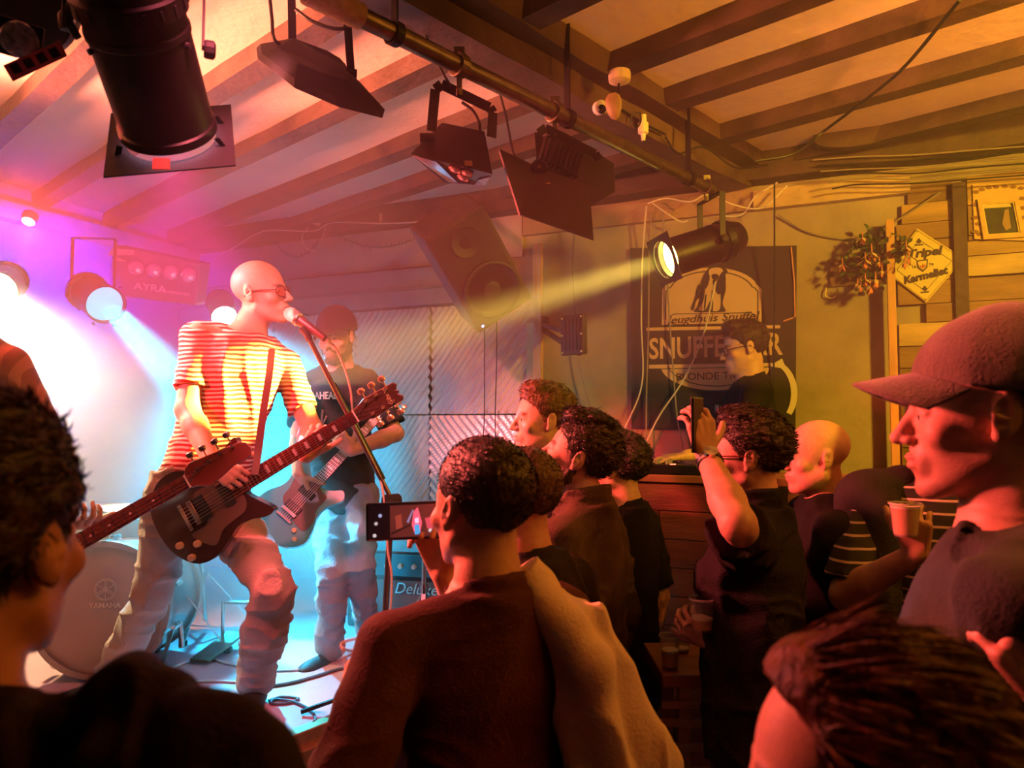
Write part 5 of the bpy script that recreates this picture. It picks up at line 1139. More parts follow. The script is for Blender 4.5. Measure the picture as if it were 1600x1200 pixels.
# pedal and stand on the floor beside the leg
pd_ = empty('foot_pedal', onst(352, 1010, 3.2), 'chrome foot pedal on the stage floor between the singer legs', 'pedal'); q = onst(345, 1010, 3.15)
MB().bar(q + Vector((-.04, -.12, .015)), q + Vector((.02, .12, .06)), .09, .012).build('foot_board', STEEL, pd_, bevel=.003); mb = MB(); [mb.tube([q + Vector((s_ * .06 + .02, .12, .0)), q + Vector((s_ * .06 + .02, .12, .20))], .008, 8) for s_ in (-1, 1)]; mb.tube([q + Vector((-.04, .12, .19)), q + Vector((.08, .12, .19))], .008, 8); mb.build('frame', CHR, pd_)
# amplifier, small mixer, stand behind the second guitarist
am = empty('guitar_amp', P(650, 930, 3.35), 'dark guitar amplifier with glittering cyan script badge behind the raised phone', 'amplifier')
qa = onst(665, 950, 3.45); Ma_ = Matrix.Rotation(math.radians(-14), 4, 'Z'); Ma_.translation = qa
MB().prism([(-.28, -.12), (.28, -.12), (.28, .14), (-.28, .14)], .0, .40, Ma_).build('cabinet', mat('amp_vinyl', (.03, .035, .04), .6, bump=.2, bscale=150), am, bevel=.01)
MB().prism([(-.26, -.128), (.26, -.128), (.26, -.118), (-.26, -.118)], .02, .27, Ma_).build('speaker_cloth', mat('amp_cloth', (.10, .12, .14), .8, bump=.5, bscale=300), am); MB().prism([(-.26, -.13), (.26, -.13), (.26, -.118), (-.26, -.118)], .29, .385, Ma_).build('control_panel', mat('amp_panel', (.04, .2, .24), .3, .3), am)
for k in range(7): MB().lathe([(.012, 0), (.010, .016)], Ma_ @ Matrix.Translation((-.2 + k * .065, -.13, .335)) @ Matrix.Rotation(PI / 2, 4, 'X'), 10).build('knob', mat('knob_cream', (.7, .7, .65), .4), am)
text('Deluxe', Ma_ @ Matrix.Translation((.0, -.1305, .235)) @ Matrix.Rotation(PI / 2, 4, 'X'), .07, mat('cyan_script', (.3, .9, .95), .3, .5), am, shear=.3)
mb = MB(); mb.prism([(.10, -.10), (.16, -.10), (.16, .10), (.10, .10)], .4, .42, Ma_); mb.build('handle', BLK, am, bevel=.008)
pbq = onst(600, 905, 3.75)
pk = empty('effect_rack', pbq, 'low black rack case left of the guitar amplifier', 'case'); MB().box(pbq + Vector((.02, 0, .14)), (.34, .3, .28)).build('case', BLK, pk, bevel=.01)
for k in range(4): MB().bar(pbq + Vector((-.13, -.16, .05 + k * .06)), pbq + Vector((.17, -.16, .05 + k * .06)), .01, .035).build('panel', mat('rack_panel', (.15, .2, .24), .4, .4), pk)
stand('thin light stand with a sloping arm right of the microphone stand', onst(612 + 50, 985, 3.1), onst(668, 0, 3.1) + Vector((0, 0, .55)), spread=.16, name='tripod_stand')
# cables on the stage floor
def floor_cable(label, pts, r=.0045, m=None, group=None): cable(label, [Vector((p.x, p.y, ST + r)) for p in [P(x, y, .99 * F / (y - 656)) for x, y in pts]], r, m, group)
floor_cable('coiled black cable on the pink stage floor by the front edge', [(420, 1088), (440, 1082), (466, 1084), (452, 1091), (425, 1092), (430, 1086), (460, 1090), (485, 1102), (493, 1115), (490, 1120)], .005, mat('floor_cable', (.10, .14, .18), .5))
floor_cable('cable curving round the shoe of the second guitarist', [(410, 1043), (440, 1042), (470, 1040), (500, 1030), (530, 1024), (560, 1010)], .005, mat('white_floor_cable', (.7, .8, .85), .5))
floor_cable('dark cable lying across the stage behind the singer foot', [(405, 1068), (450, 1062), (490, 1052), (530, 1040), (560, 1035)], .006, mat('floor_cable'))
floor_cable('white cable arc on the floor around the drum hardware', [(255, 1045), (285, 1032), (320, 1022), (350, 1030), (385, 1038)], .005, mat('white_floor_cable'))
floor_cable('second cable arc on the floor nearer the stage front', [(240, 1075), (280, 1062), (330, 1058), (380, 1060)], .005, mat('white_floor_cable'))
floor_cable('blue-grey cable crossing the stage floor beside the drum', [(230, 1085), (290, 1078), (350, 1085), (400, 1095)], .005, mat('floor_cable'))
# ------------------------------------------------------------------ microphone, stand and cable
MD = 2.56
ms = empty('microphone_stand', onst(603, 995, MD), 'black boom microphone stand in front of the singer', 'microphone stand')
pv = P(612, 782, MD); clip_ = P(482, 527, MD - .02)
MB().tube([onst(603, 0, MD) + Vector((0, 0, .02)), pv], .011, 14).build('pole', mat('grey_pole', (.20, .17, .16), .3, .9), ms, smooth=True)
MB().tube([P(628, 812, MD), clip_], .0085, 14).build('boom', mat('grey_pole'), ms, smooth=True); MB().tube([P(520, 600, MD), P(598, 750, MD)], .0115, 14).build('boom_sleeve', BLK, ms, smooth=True)
mb = MB(); mb.tube([pv + Vector((-.02, -.02, 0)), pv + Vector((.02, .02, 0))], .022, 14); mb.tube([pv + Vector((.0, -.03, 0)), pv + Vector((.035, -.045, -.01))], .010, 8); mb.build('clutch', BLKM, ms, smooth=True)
bs = onst(603, 0, MD)
for k in range(3): a = k * 2.1 + 1.2; MB().tube([bs + Vector((0, 0, .09)), bs + Vector((.26 * math.cos(a), .26 * math.sin(a), .012))], .008, 8).build('leg', BLK, ms, smooth=True)
MB().tube([P(473, 512, MD - .02), P(480, 522, MD - .02), P(484, 532, MD - .02)], [.016, .013, .011], 12).build('microphone_clip', BLKM, ms, smooth=True)
mk = empty('microphone', P(470, 505, MD), 'handheld microphone in the stand at the mouth of the singer', 'microphone')
ma, mb_ = P(452, 489, MD), P(512, 532, MD - .03); dm = (mb_ - ma).normalized(); Mm_ = frame(ma, dm)
MB().lathe([(.0001, -.018), (.012, -.015), (.021, -.005), (.0245, .010), (.0235, .026), (.020, .040)], Mm_, 28).build('grille', mat('mic_mesh', (.42, .40, .40), .35, .9, bump=.9, bscale=420), mk, smooth=True)
MB().lathe([(.0235, .036), (.0255, .038), (.0255, .046), (.0215, .050)], Mm_, 28).build('ring', CHR, mk, smooth=True)
MB().lathe([(.0205, .048), (.0175, .07), (.0125, .15), (.0125, .165), (.009, .166)], Mm_, 28).build('handle', mat('mic_body', (.10, .04, .05), .4, .5), mk, smooth=True)
cable('microphone cable hanging beside the boom down to the floor', [P(512, 532, MD - .03), P(524, 543, MD), P(540, 580, MD), P(548, 612, MD), P(552, 648, MD + .01), P(570, 690, MD + .02), P(590, 735, MD), P(600, 780, MD - .02), P(606, 860, MD - .02), P(612, 900, MD - .02), P(608, 960, MD - .02), P(588, 1002, MD)], .0038, mat('mic_cable', (.62, .60, .45), .5))
# ------------------------------------------------------------------ guitars
STR = mat('string_steel', (.8, .75, .7), .3, 1)
def guitar(name, label, br, nut, nrm, outl, col, th=.042, scale=.628, head='les', neck=.024, fing=(.05, .025, .02), guard=None, tuner=(.85, .65, .35), headcol=None, nstr=6, knobs=(), pick=((.03, 0), (.12, 0)), gcol=(.02, .02, .02), headlabel=None, bodyoff=0, horn=True, guardcol=None):
    br, nut = Vector(br), Vector(nut); dx = (nut - br); L = dx.length; k = L / scale; M = frame(br, nrm, dx.normalized()) 
    X = dx.normalized(); Z = Vector(nrm); Z = (Z - X * Z.dot(X)).normalized(); Y = Z.cross(X)
    M = Matrix((X, Y, Z)).transposed().to_4x4() @ Matrix.Scale(k, 4); M.translation = br
    root = empty(name, br, label, 'guitar'); bm_ = mat(name + '_finish_%.2f' % col[0], col, .25, noise=.1, nscale=8, coat=.6)
    if outl:
        MB().prism(spl2(outl, 5), -th, 0, M).build('body', bm_, root, smooth=True, bevel=.005)
        if guard: MB().prism(spl2(guard, 4), 0.0005, .003, M).build('pick_guard', mat('guard_%s' % name, guardcol or gcol, .35, coat=.4), root, bevel=.0008)
        for x, _ in pick: MB().box(M @ Vector((x, 0, .006)), (.036 * k, .085 * k, .010), R=M.to_3x3().normalized()).build('pickup', mat('pickup_black', (.03, .025, .025), .4), root, bevel=.002); 
        mb = MB(); mb.box(M @ Vector((0, 0, .010)), (.018 * k, .085 * k, .012), R=M.to_3x3().normalized()); mb.box(M @ Vector((-.035, 0, .008)), (.014 * k, .095 * k, .010), R=M.to_3x3().normalized()); mb.build('bridge', CHR, root, bevel=.002)
        for x, y in knobs: MB().lathe([(.0125, 0), (.0115, .014), (.009, .016), (.0001, .016)], M @ Matrix.Translation((x, y, .001)), 20).build('knob', mat('amber_knob', (.85, .55, .30), .3, coat=.5), root, smooth=True)
    nx = scale; w0, w1 = neck * 1.22, neck * .92; x0 = .17 if outl else .0
    mb = MB(); n = 6; vs = []
    for x, w in ((x0, w0), (nx, w1)):
        for i in range(n + 1): a = PI * i / n; vs.append(M @ Vector((x, -w * math.cos(a), -.003 - .021 * math.sin(a))))
    mb.add(vs, [(i, i + 1, n + 2 + i, n + 1 + i) for i in range(n)] + [tuple(range(n + 1)), tuple(range(n + 1, 2 * n + 2))[::-1], (0, n, 2 * n + 1, n + 1)]); mb.build('neck', mat(name + '_neck', (.28, .10, .05), .35, coat=.4), root, smooth=True)
    xb = .145 if outl else .0; mb = MB(); mb.add([M @ Vector(q) for q in ((xb, -w0, -.003), (xb, w0, -.003), (nx, w1, -.003), (nx, -w1, -.003), (xb, -w0, .004), (xb, w0, .004), (nx, w1, .004), (nx, -w1, .004))], [(0, 1, 2, 3), (4, 7, 6, 5), (0, 4, 5, 1), (1, 5, 6, 2), (2, 6, 7, 3), (3, 7, 4, 0)]); mb.build('fingerboard', mat(name + '_board', fing, .4), root)
    for i in range(1, 21):
        x = scale * 2 ** (-i / 12.0); x = nx - (scale - x)
        if x < xb: break
        t = (x - xb) / (nx - xb); w = w0 + (w1 - w0) * t; MB().bar(M @ Vector((x, -w * .97, .0048)), M @ Vector((x, w * .97, .0048)), .0022 * k, .002, up=Z).build('fret', STR, root)
        if i in (3, 5, 7, 9, 12, 15): xx = x + .018; MB().prism([(xx - .006, -w * .5), (xx + .006, -w * .5), (xx + .006, w * .5), (xx - .006, w * .5)] if head == 'les' else [(xx + .004 * math.cos(q), .004 * math.sin(q)) for q in [j * PI / 4 for j in range(8)]], .004, .0046, M).build('inlay', mat('pearl', (.8, .7, .65), .3), root)
    MB().box(M @ Vector((nx, 0, .004)), (.005 * k, w1 * 2 * k, .008), R=M.to_3x3().normalized()).build('nut', mat('bone', (.8, .75, .6), .4), root)
    hb_ = mat(name + '_head_%.2f' % (headcol or col)[0], headcol or col, .3, coat=.5)
    if head == 'les':
        hp = [(nx, -w1), (nx + .035, -.032), (nx + .05, -.038), (nx + .165, -.034), (nx + .172, -.022), (nx + .160, -.008), (nx + .168, 0), (nx + .160, .008), (nx + .172, .022), (nx + .165, .034), (nx + .05, .038), (nx + .035, .032), (nx, w1)]
        pegs = [(nx + .055 + i * .040, s_) for i in range(3) for s_ in (-1, 1)]
        posts_ = [(x, s_ * .024) for x, s_ in pegs]
    else:
        hp = [(nx - .002, -w1), (nx + .02, -.030), (nx + .05, -.050), (nx + .10, -.042), (nx + .15, -.030), (nx + .19, -.034), (nx + .215, -.028), (nx + .228, -.006), (nx + .222, .018), (nx + .205, .030), (nx + .15, .040), (nx + .06, .050), (nx + .03, .054), (nx + .012, .045), (nx, w1)]
        pegs = [(nx + .045 + i * .044, 1) for i in range(4)]; posts_ = [(x, .020 + .002 * i) for i, (x, _) in enumerate(pegs)]
    MB().prism(hp, -.016, -.002, M).build('headstock', hb_, root, bevel=.003)
    tm = mat('tuner_%s' % name, tuner, .25, .8)
    for (x, s_), (px_, py_) in zip(pegs, posts_):
        MB().lathe([(.0065, -.002), (.0045, .008), (.0045, .016), (.0055, .018), (.0001, .018)], M @ Matrix.Translation((px_, py_, 0)), 12).build('tuning_post', tm, root, smooth=True)
        mb = MB(); yo = .040 if head == 'les' else .052; mb.tube([M @ Vector((x, s_ * (yo - .006), -.012)), M @ Vector((x, s_ * (yo + .016), -.012))], .003 * k, 6)
        mb.lathe([(.0001, .0), (.010, .003), (.0135, .010), (.012, .020), (.0001, .024)], M @ Matrix.Translation((x, s_ * (yo + .012), -.012)) @ Matrix.Rotation(-s_ * PI / 2, 4, 'X') @ Matrix.Diagonal((1, .42, 1, 1)), 14); mb.build('tuning_peg', tm, root, smooth=True)
    for i in range(nstr):
        t = (i + .5) / nstr - .5; p1 = M @ Vector((-.03 if outl else .0, t * .068, .014 if outl else .008)); p2 = M @ Vector((nx, t * w1 * 1.85, .007)); pp = posts_[i % len(posts_)]; MB().tube([p1, p2, M @ Vector((pp[0], pp[1], .010))], .0006 + .0002 * (nstr - i) * (2 if nstr == 4 else 1) * .6, 4).build('string', STR, root)
    if headlabel: text(headlabel, M @ Matrix.Translation((nx + .125, 0, -.0015)) @ Matrix.Rotation(PI / 2 if head == 'les' else 0, 4, 'Z'), .022 * k, mat('head_script', (.85, .7, .35), .4), root, shear=.3)
    return root, M
SGO = [(-.145, 0), (-.13, .085), (-.075, .145), (-.01, .158), (.06, .128), (.11, .112), (.17, .128), (.235, .150), (.232, .118), (.19, .062), (.178, .03), (.178, -.03), (.20, -.07), (.232, -.125), (.20, -.135), (.15, -.118), (.10, -.115), (.05, -.138), (-.02, -.165), (-.085, -.15), (-.132, -.085)]
gn = Vector((.30, -.93, .18))
guitar('electric_guitar', 'dark solid electric guitar with amber knobs held by the singer', P(306, 800, 2.44), P(556, 650, 2.42), gn, SGO, (.050, .026, .022), guard=[(-.05, -.06), (.02, -.05), (.02, .05), (.09, .055), (.15, .05), (.17, -.035), (.15, -.08), (.10, -.09), (.05, -.10), (.0, -.13)], guardcol=(.16, .10, .08), knobs=[(-.045, -.095), (-.085, -.125), (-.10, -.07)], fing=(.14, .03, .02), headlabel='Gibson', headcol=(.10, .05, .03))
STO = [(-.15, 0), (-.135, .10), (-.07, .155), (.01, .15), (.08, .115), (.14, .118), (.22, .165), (.262, .150), (.24, .10), (.20, .045), (.185, -.03), (.20, -.08), (.235, -.125), (.20, -.155), (.13, -.118), (.07, -.115), (.0, -.145), (-.07, -.155), (-.135, -.095)]
guitar('electric_guitar', 'pale electric guitar with white guard held by the capped guitarist', P(452, 800, 2.90), P(590, 652, 3.08), (.05, -.97, .2), STO, (.12, .45, .50), head='les', guard=[(-.03, -.10), (.02, .06), (.09, .08), (.17, .10), (.19, .03), (.17, -.05), (.16, -.09), (.09, -.09), (.03, -.12)], guardcol=(.8, .8, .78), knobs=[(-.05, -.08), (-.08, -.11)], fing=(.25, .12, .10), headcol=(.3, .1, .08))
guitar('bass_guitar', 'dark brown bass guitar whose neck and headstock cross before the singer', P(-120, 985, 1.95), P(293, 752, 2.10), (.15, -.97, .15), [(x * 1.25, y * 1.1) for x, y in STO], (.16, .05, .03), scale=.864, head='fender', neck=.026, fing=(.15, .05, .035), tuner=(.45, .38, .35), nstr=4, headcol=(.19, .045, .035), pick=((.1, 0), (.2, 0)))
# ------------------------------------------------------------------ the band
def dirv(*a): return Vector(a)
def stripes(name, c1, c2, freq, ratio=.5, wob=.02, axis=2, rough=.85):
    m = bpy.data.materials.new(name); m.use_nodes = True; nt = m.node_tree; b = nt.nodes['Principled BSDF']; b.inputs['Roughness'].default_value = rough
    tc = nt.nodes.new('ShaderNodeTexCoord'); sx = nt.nodes.new('ShaderNodeSeparateXYZ'); n = nt.nodes.new('ShaderNodeTexNoise'); n.inputs['Scale'].default_value = 7
    nt.links.new(tc.outputs['Object'], sx.inputs[0]); nt.links.new(tc.outputs['Object'], n.inputs[0])
    def M_(op, a, b_=None):
        q = nt.nodes.new('ShaderNodeMath'); q.operation = op
        for i, v in enumerate((a, b_)):
            if v is None: continue
            if isinstance(v, (int, float)): q.inputs[i].default_value = v
            else: nt.links.new(v, q.inputs[i])
        return q.outputs[0]
    t = M_('ADD', sx.outputs[axis], M_('MULTIPLY', M_('SUBTRACT', n.outputs[0], .5), wob)); fr_ = M_('FRACT', M_('MULTIPLY', t, freq)); g = M_('GREATER_THAN', fr_, ratio)
    mx = nt.nodes.new('ShaderNodeMix'); mx.data_type = 'RGBA'; nt.links.new(g, mx.inputs[0]); mx.inputs[6].default_value = (*c1, 1); mx.inputs[7].default_value = (*c2, 1); nt.links.new(mx.outputs[2], b.inputs['Base Color'])
    return m
def denim(name, col): return mat(name, col, .85, noise=.35, nscale=5, bump=.35, bscale=120, sheen=.1)
def glasses(info, col, lens, r=.023, rim=.0022, label=None, full=True):
    HM = info['HM']; b = info['body']; g = empty('glasses', HM @ Vector((0, .1, 0))); g.parent = b; g.matrix_parent_inverse = world_of(b).inverted()
    m = mat('frame_%.2f%.2f' % (col[0], col[1]), col, .3); mb = MB()
    for x in (-1, 1):
        pts = [HM @ Vector((x * .032 + r * 1.1 * math.cos(a), .100 - .012 * abs(math.cos(a)) * (1 if x * math.cos(a) > 0 else 0), .001 + r * .85 * math.sin(a))) for a in [i * 2 * PI / 20 for i in range(21)]]
        mb.tube(pts, rim, 6, caps=False)
        le_ = MB(); le_.add([p for p in pts[:-1]], [tuple(range(20))]); le_.build('lens', lens, g)
        mb.tube([HM @ Vector((x * .058, .088, .006)), HM @ Vector((x * .074, .05, .008)), HM @ Vector((x * .082, -.005, .008)), HM @ Vector((x * .082, -.025, -.01))], rim, 6)
    mb.tube([HM @ Vector((-.009, .101, .004)), HM @ Vector((0, .104, .008)), HM @ Vector((.009, .101, .004))], rim, 6); mb.build('frame', m, g, smooth=True)
    return g
CLEAR = mat('clear_lens', (.9, .9, .9), .05, alpha=.15, spec=.8)
def patch(info, pts2, label_text, size, m, z, x, name='print', sx=1, front=True, extra=0):
    """flat lettering lying on the chest (local frame of the upright torso)"""
    s_ = info['s']; M = info['Mt'] @ Matrix.Translation((x, .128 + extra, z)) @ Matrix.Rotation(PI, 4, 'Z') @ Matrix.Rotation(PI / 2, 4, 'X')
    t = text(label_text, M, size, m, None, name=name, sx=sx); return t
singer = person('bald singer in striped t-shirt and washed jeans playing a dark guitar at the microphone', P(408, 460, 2.74), -146, look=(47, 4, 7), h=1.78, floor=ST, lean=(0, -15), bulk=.95,
    face=dict(nose=1.15, mouth=.6, jaw=.98), skin=(.66, .38, .28), stub=.10, vox=.0048, seed=1,
    arms={'L': dict(w=P(478, 712, 2.50), f=(.55, -.1, .83), b=(.25, -.9, -.25), curl=(.9, .9, .5), pole=(.5, .3, -1), thumb=(.9, .3)), 'R': dict(w=P(332, 722, 2.40), f=(.82, -.05, -.55), b=(-.1, -.9, .3), curl=(.7, .8, .4), pole=(-1, .3, -.35))},
    top=dict(kind='tee', mat=stripes('striped_shirt', (.80, .70, .62), (.30, .025, .03), 62, .48, .03), sleeve=.72, hem=.84, fold=.007, vox=.007, loose=.004),
    legs={'R': dict(k=P(240, 925, 2.62), a=P(178, 1052, 2.80), f=(-.75, -.6, 0)), 'L': dict(k=P(428, 925, 2.42), a=P(398, 1062, 2.62), f=(.2, -1, 0)), 'w': 1.08, 'vox': .009, 'mat': denim('washed_jeans', (.34, .28, .27))})
glasses(singer, (.05, .015, .01), mat('sun_lens', (.45, .06, .02), .1, alpha=.6, spec=.9), r=.024)
# guitar strap
st_ = MB(); sp_ = spline([P(398, 742, 2.40), P(404, 700, 2.44), P(412, 640, 2.47), P(420, 590, 2.52), P(425, 545, 2.58)], 6)
for a_, b_ in zip(sp_[:-1], sp_[1:]): st_.bar(a_, b_, .024, .004, up=(.2, -1, .1))
tag(st_.build('guitar_strap', mat('strap_cream', (.06, .035, .03), .7), loc=sp_[0]), 'pale strap running up the chest of the singer to his shoulder', 'strap')
g2 = person('guitarist in dark cap and black printed t-shirt standing behind the singer', P(526, 528, 3.16), 160, look=(6, -12, 4), bulk=.92, h=1.56, floor=ST, lean=(4, 0), skin=(.60, .34, .28), hair=dict(col=(.04, .025, .02), name='dark', n=300), beard=.8, vox=.0065,
    arms={'L': dict(w=P(548, 705, 2.98), f=(-.45, -.25, .6), b=(.1, -1, -.2), curl=(.8, .9, .5), pole=(1, .4, -.6)), 'R': dict(w=P(465, 745, 2.95), f=(.3, -.2, -1), b=(-.3, -1, 0), curl=(.6, .7, .4), pole=(-1, .3, -.5))},
    top=dict(kind='tee', name='guitarist_black', col=(.03, .03, .035), sleeve=.85, loose=.016, fold=.008, hem=.80, vox=.008), trousers=(.2, .26, .34),
    legs={'L': dict(k=P(562, 885, 3.05), a=P(575, 985, 3.22), f=(.25, -1, 0)), 'R': dict(k=P(520, 895, 3.0), a=P(515, 1010, 3.10), f=(-.5, -1, 0)), 'w': 1.1, 'vox': .010, 'mat': denim('blue_jeans', (.26, .30, .36))})
def cap(info, m, brim_m, off=0, brim=.075, up=0, w=.075, t=.012, seam=True, tilt=0):
    HM = info['HM'] @ Matrix.Rotation(math.radians(tilt), 4, 'X'); b = info['body']; HL = world_of(b).inverted() @ HM; R3 = HL.to_3x3().normalized().to_4x4(); R3.translation = HL.translation
    T = Sdf(); T.push(R3); T.ell((0, -.014, .052), (.079 + t, .101 + t, .088 + t), .01); T.ell((0, -.03, .06), (.077 + t, .085 + t, .088 + t), .02); T.pop()
    RI_ = R3.inverted(); hr = A3(sum([list(r[:3]) for r in RI_.to_3x3()], [])).reshape(3, 3); ht = A3(RI_.translation); T.cut(lambda p: (.030 + up + .12 * ((p @ hr.T + ht)[:, 1])) - (p @ hr.T + ht)[:, 2])
    if seam: T.disp(lambda p: .0022 * np.abs(np.sin(3 * np.arctan2((p @ hr.T + ht)[:, 0], (p @ hr.T + ht)[:, 1] + .014))) ** .35 - .002 + .0015 * vnoise(p, 25))
    V, Fc = T.mesh(.0045); o = mk_mesh('cap', V, Fc, m, parent=b)
    mb = MB(); n = 14; vs = []
    for lay in (0, 1):
        for j in range(6):
            for i in range(n + 1):
                a = -1.15 + 2.3 * i / n; r_ = j / 5; x = (.088 + .0 * r_) * math.sin(a) * (1 + .02 * r_); y0 = -.014 + (.108) * math.cos(a) * 1.0
                y = y0 + brim * r_ * math.cos(a * .92) ** .7; z = .030 + up + .12 * y0 + .012 - .016 * r_ - .020 * (x / .09) ** 2 * (1 + .6 * r_) - lay * .004; vs.append(HL @ Vector((x / 1, y, z)))
    W_ = n + 1; fs = []
    for lay in (0, 1):
        o_ = lay * 6 * W_
        for j in range(5):
            for i in range(n): q = [o_ + j * W_ + i, o_ + j * W_ + i + 1, o_ + (j + 1) * W_ + i + 1, o_ + (j + 1) * W_ + i]; fs.append(tuple(q) if lay == 0 else tuple(q[::-1]))
    for i in range(n): fs.append((5 * W_ + i, 5 * W_ + i + 1, 11 * W_ + i + 1, 11 * W_ + i))
    for j in range(5): fs += [(j * W_, (j + 1) * W_, (6 + j + 1) * W_, (6 + j) * W_), (j * W_ + n, (6 + j) * W_ + n, (7 + j) * W_ + n, (j + 1) * W_ + n)]
    mb.add(vs, fs); br_ = mb.build('cap_brim', brim_m, None); br_.parent = b
    for p in br_.data.polygons: p.use_smooth = True
    bt_ = MB().lathe([(.0001, .005), (.006, .004), (.009, 0), (.009, -.003)], R3 @ Matrix.Translation((0, -.024, .052 + .088 + t + .001)), 14).build('cap_button', m, None); bt_.parent = b
    return o
cap(g2, mat('dark_cap', (.05, .045, .055), .9), mat('dark_cap'), brim=.06)
TXT = mat('shirt_print', (.75, .60, .50), .7)
M_ = g2['Mt']
t_ = text('ZEBRAHEAD', M_ @ Matrix.Translation((.02, .150, 1.375)) @ Matrix.Rotation(PI, 4, 'Z') @ Matrix.Rotation(PI / 2, 4, 'X'), .048, TXT, g2['body'], name='shirt_lettering', bold=.0012, sx=.85)
mbz = MB()
Mz = M_ @ Matrix.Translation((.045, .152, 1.25)) @ Matrix.Rotation(PI, 4, 'Z') @ Matrix.Rotation(PI / 2, 4, 'X')
for a0, b0, w_ in [((-.03, -.07), (-.05, .06), .010), ((0, -.07), (0, .05), .012), ((.03, -.07), (.05, .06), .010), ((-.06, -.02), (.06, -.02), .008), ((-.05, -.07), (.05, -.07), .010), ((-.07, .03), (-.04, -.02), .008), ((.07, .03), (.04, -.02), .008)]:
    mbz.bar(Mz @ Vector((*a0, 0)), Mz @ Vector((*b0, 0)), w_, .003, up=Mz.to_3x3() @ Vector((0, 0, 1)))
zb = mbz.build('shirt_graphic', mat('graphic_pink', (.5, .14, .14), .7), g2['body'])
bp_ = person('bass player in a grey striped shirt at the left edge of the stage', P(-74, 446, 2.22), -172, look=(10, 0, 0), h=1.80, floor=ST, lean=(5, -7), skin=(.62, .36, .26), hair=dict(col=(.03, .02, .015), name='dark', n=0), vox=.0065,
    arms={'L': dict(w=P(118, 846, 2.20), f=(.75, -.55, .05), b=(.1, -.25, -1), curl=(.75, .9, .6), spread=.05, pole=(.3, .6, -1), thumb=(.9, .2)), 'R': dict(w=P(-120, 860, 2.0), f=(.5, 0, -.6), b=(0, -1, 0), pole=(-1, .3, -.5))},
    top=dict(kind='tee', mat=stripes('grey_shirt', (.12, .09, .06), (.20, .15, .09), 18, .5, .06, axis=0), sleeve=.8, vox=.009), legs={'w': 1.05})
# ------------------------------------------------------------------ the audience
DK = dict(col=(.032, .018, .012), name='dark')
filmer = person('man in maroon sweater filming with a phone, seen from behind', P(752, 796, 1.31), 28, look=(12, 2, 0), skin=(.60, .33, .22), hair=dict(col=(.035, .018, .012), name='dark', t=.007, n=5000, len=.007, up=.35, noise=.002, ly=[-.13, -.09, -.05, -.03, -.012, .004, .016, .03, .045, .062, .08, .11], lz=[-.035, -.045, -.045, -.005, .03, -.008, -.008, .025, .05, .062, .078, .09]), vox=.0042, seed=3,
    arms={'R': dict(w=P(694, 898, 1.53), f=(-.30, -.05, .95), b=(.3, .9, .1), curl=(.75, .9, .5), pole=(.5, 0, -1), thumb=(.5, .2)), 'L': dict(w=P(540, 1118, 1.30), f=(.12, .12, .98), b=(-.92, -.3, .1), curl=(.75, .75, .4), pole=(-.4, -.4, -1), thumb=(1.2, .5))},
    top=dict(kind='sweater', name='maroon', col=(.055, .014, .012), vox=.006, fold=.006, sleeve=1.6, loose=.010), legs={'vox': .012})
ph = P(632, 814, 1.46)
def phone(label, c, nrm, xdir, w=.148, h=.071, screen=None):
    M = frame(c, nrm, xdir); r_ = empty('phone', c, label, 'phone')
    MB().prism([(-w / 2, -h / 2), (w / 2, -h / 2), (w / 2, h / 2), (-w / 2, h / 2)], -.0075, 0, M).build('body', mat('phone_black', (.012, .010, .012), .25, coat=.6), r_, bevel=.0035)
    return r_, M
pr_, Mp_ = phone('black phone in landscape filming the stage, held left of the front head', ph, (.15, -1, .05), (1, .15, .02), .150, .074)
# its lit screen: a small picture of the stage made of flat glowing shapes
def scr(pts, z, col, e, name='screen'): MB().prism(pts, z, z + .0003, Mp_).build(name, mat('scr_%.2f%.2f%.2f' % col, col, .4, emit=col, estr=e), pr_)
scr([(-.071, -.033), (.071, -.033), (.071, .033), (-.071, .033)], .0002, (.012, .006, .008), .4); scr([(-.028, -.031), (.060, -.031), (.060, .031), (-.028, .031)], .0008, (.12, .03, .025), .6, 'screen_image')
scr([(.018, .018), (.026, .026), (.030, .012), (.034, -.004), (.030, -.024), (.020, -.026), (.014, -.008)], .0014, (.9, .12, .20), .9, 'screen_image'); scr([(.019, -.008), (.028, -.007), (.031, -.026), (.020, -.027)], .0020, (.05, .35, .75), 1.0, 'screen_image')
scr([(.020, .004), (.027, .006), (.028, -.004), (.021, -.005)], .0020, (.7, .6, .9), 1.0, 'screen_image'); scr([(.040, .004), (.052, .006), (.056, -.018), (.044, -.016)], .0014, (.6, .08, .12), .8, 'screen_image'); scr([(-.018, .010), (-.006, .014), (-.004, -.012), (-.016, -.016)], .0014, (.30, .06, .04), .7, 'screen_image'); scr([(-.026, -.022), (.012, -.006), (.012, -.009), (-.026, -.026)], .0020, (.03, .01, .01), .5, 'screen_image'); scr([(.004, -.002), (.016, .022), (.018, .02), (.008, -.004)], .0018, (.25, .25, .5), .7, 'screen_image')
for x, y, c in ((-.047, .012, (.35, .45, .8)), (.054, -.002, (.5, .15, .15)), (.050, -.020, (.7, .7, .7)), (-.058, -.026, (.7, .7, .7)), (-.055, -.003, (.5, .5, .5))): scr([(x + .0035 * math.cos(q), y + .0035 * math.sin(q)) for q in [j * PI / 5 for j in range(10)]], .0022, c, .8, 'screen_icon')
cu = P(566, 1088, 1.27); beer_cup('plastic cup of reddish beer held at the side of the filming man', cu, .036, .088, .42, tint=(.75, .12, .05))
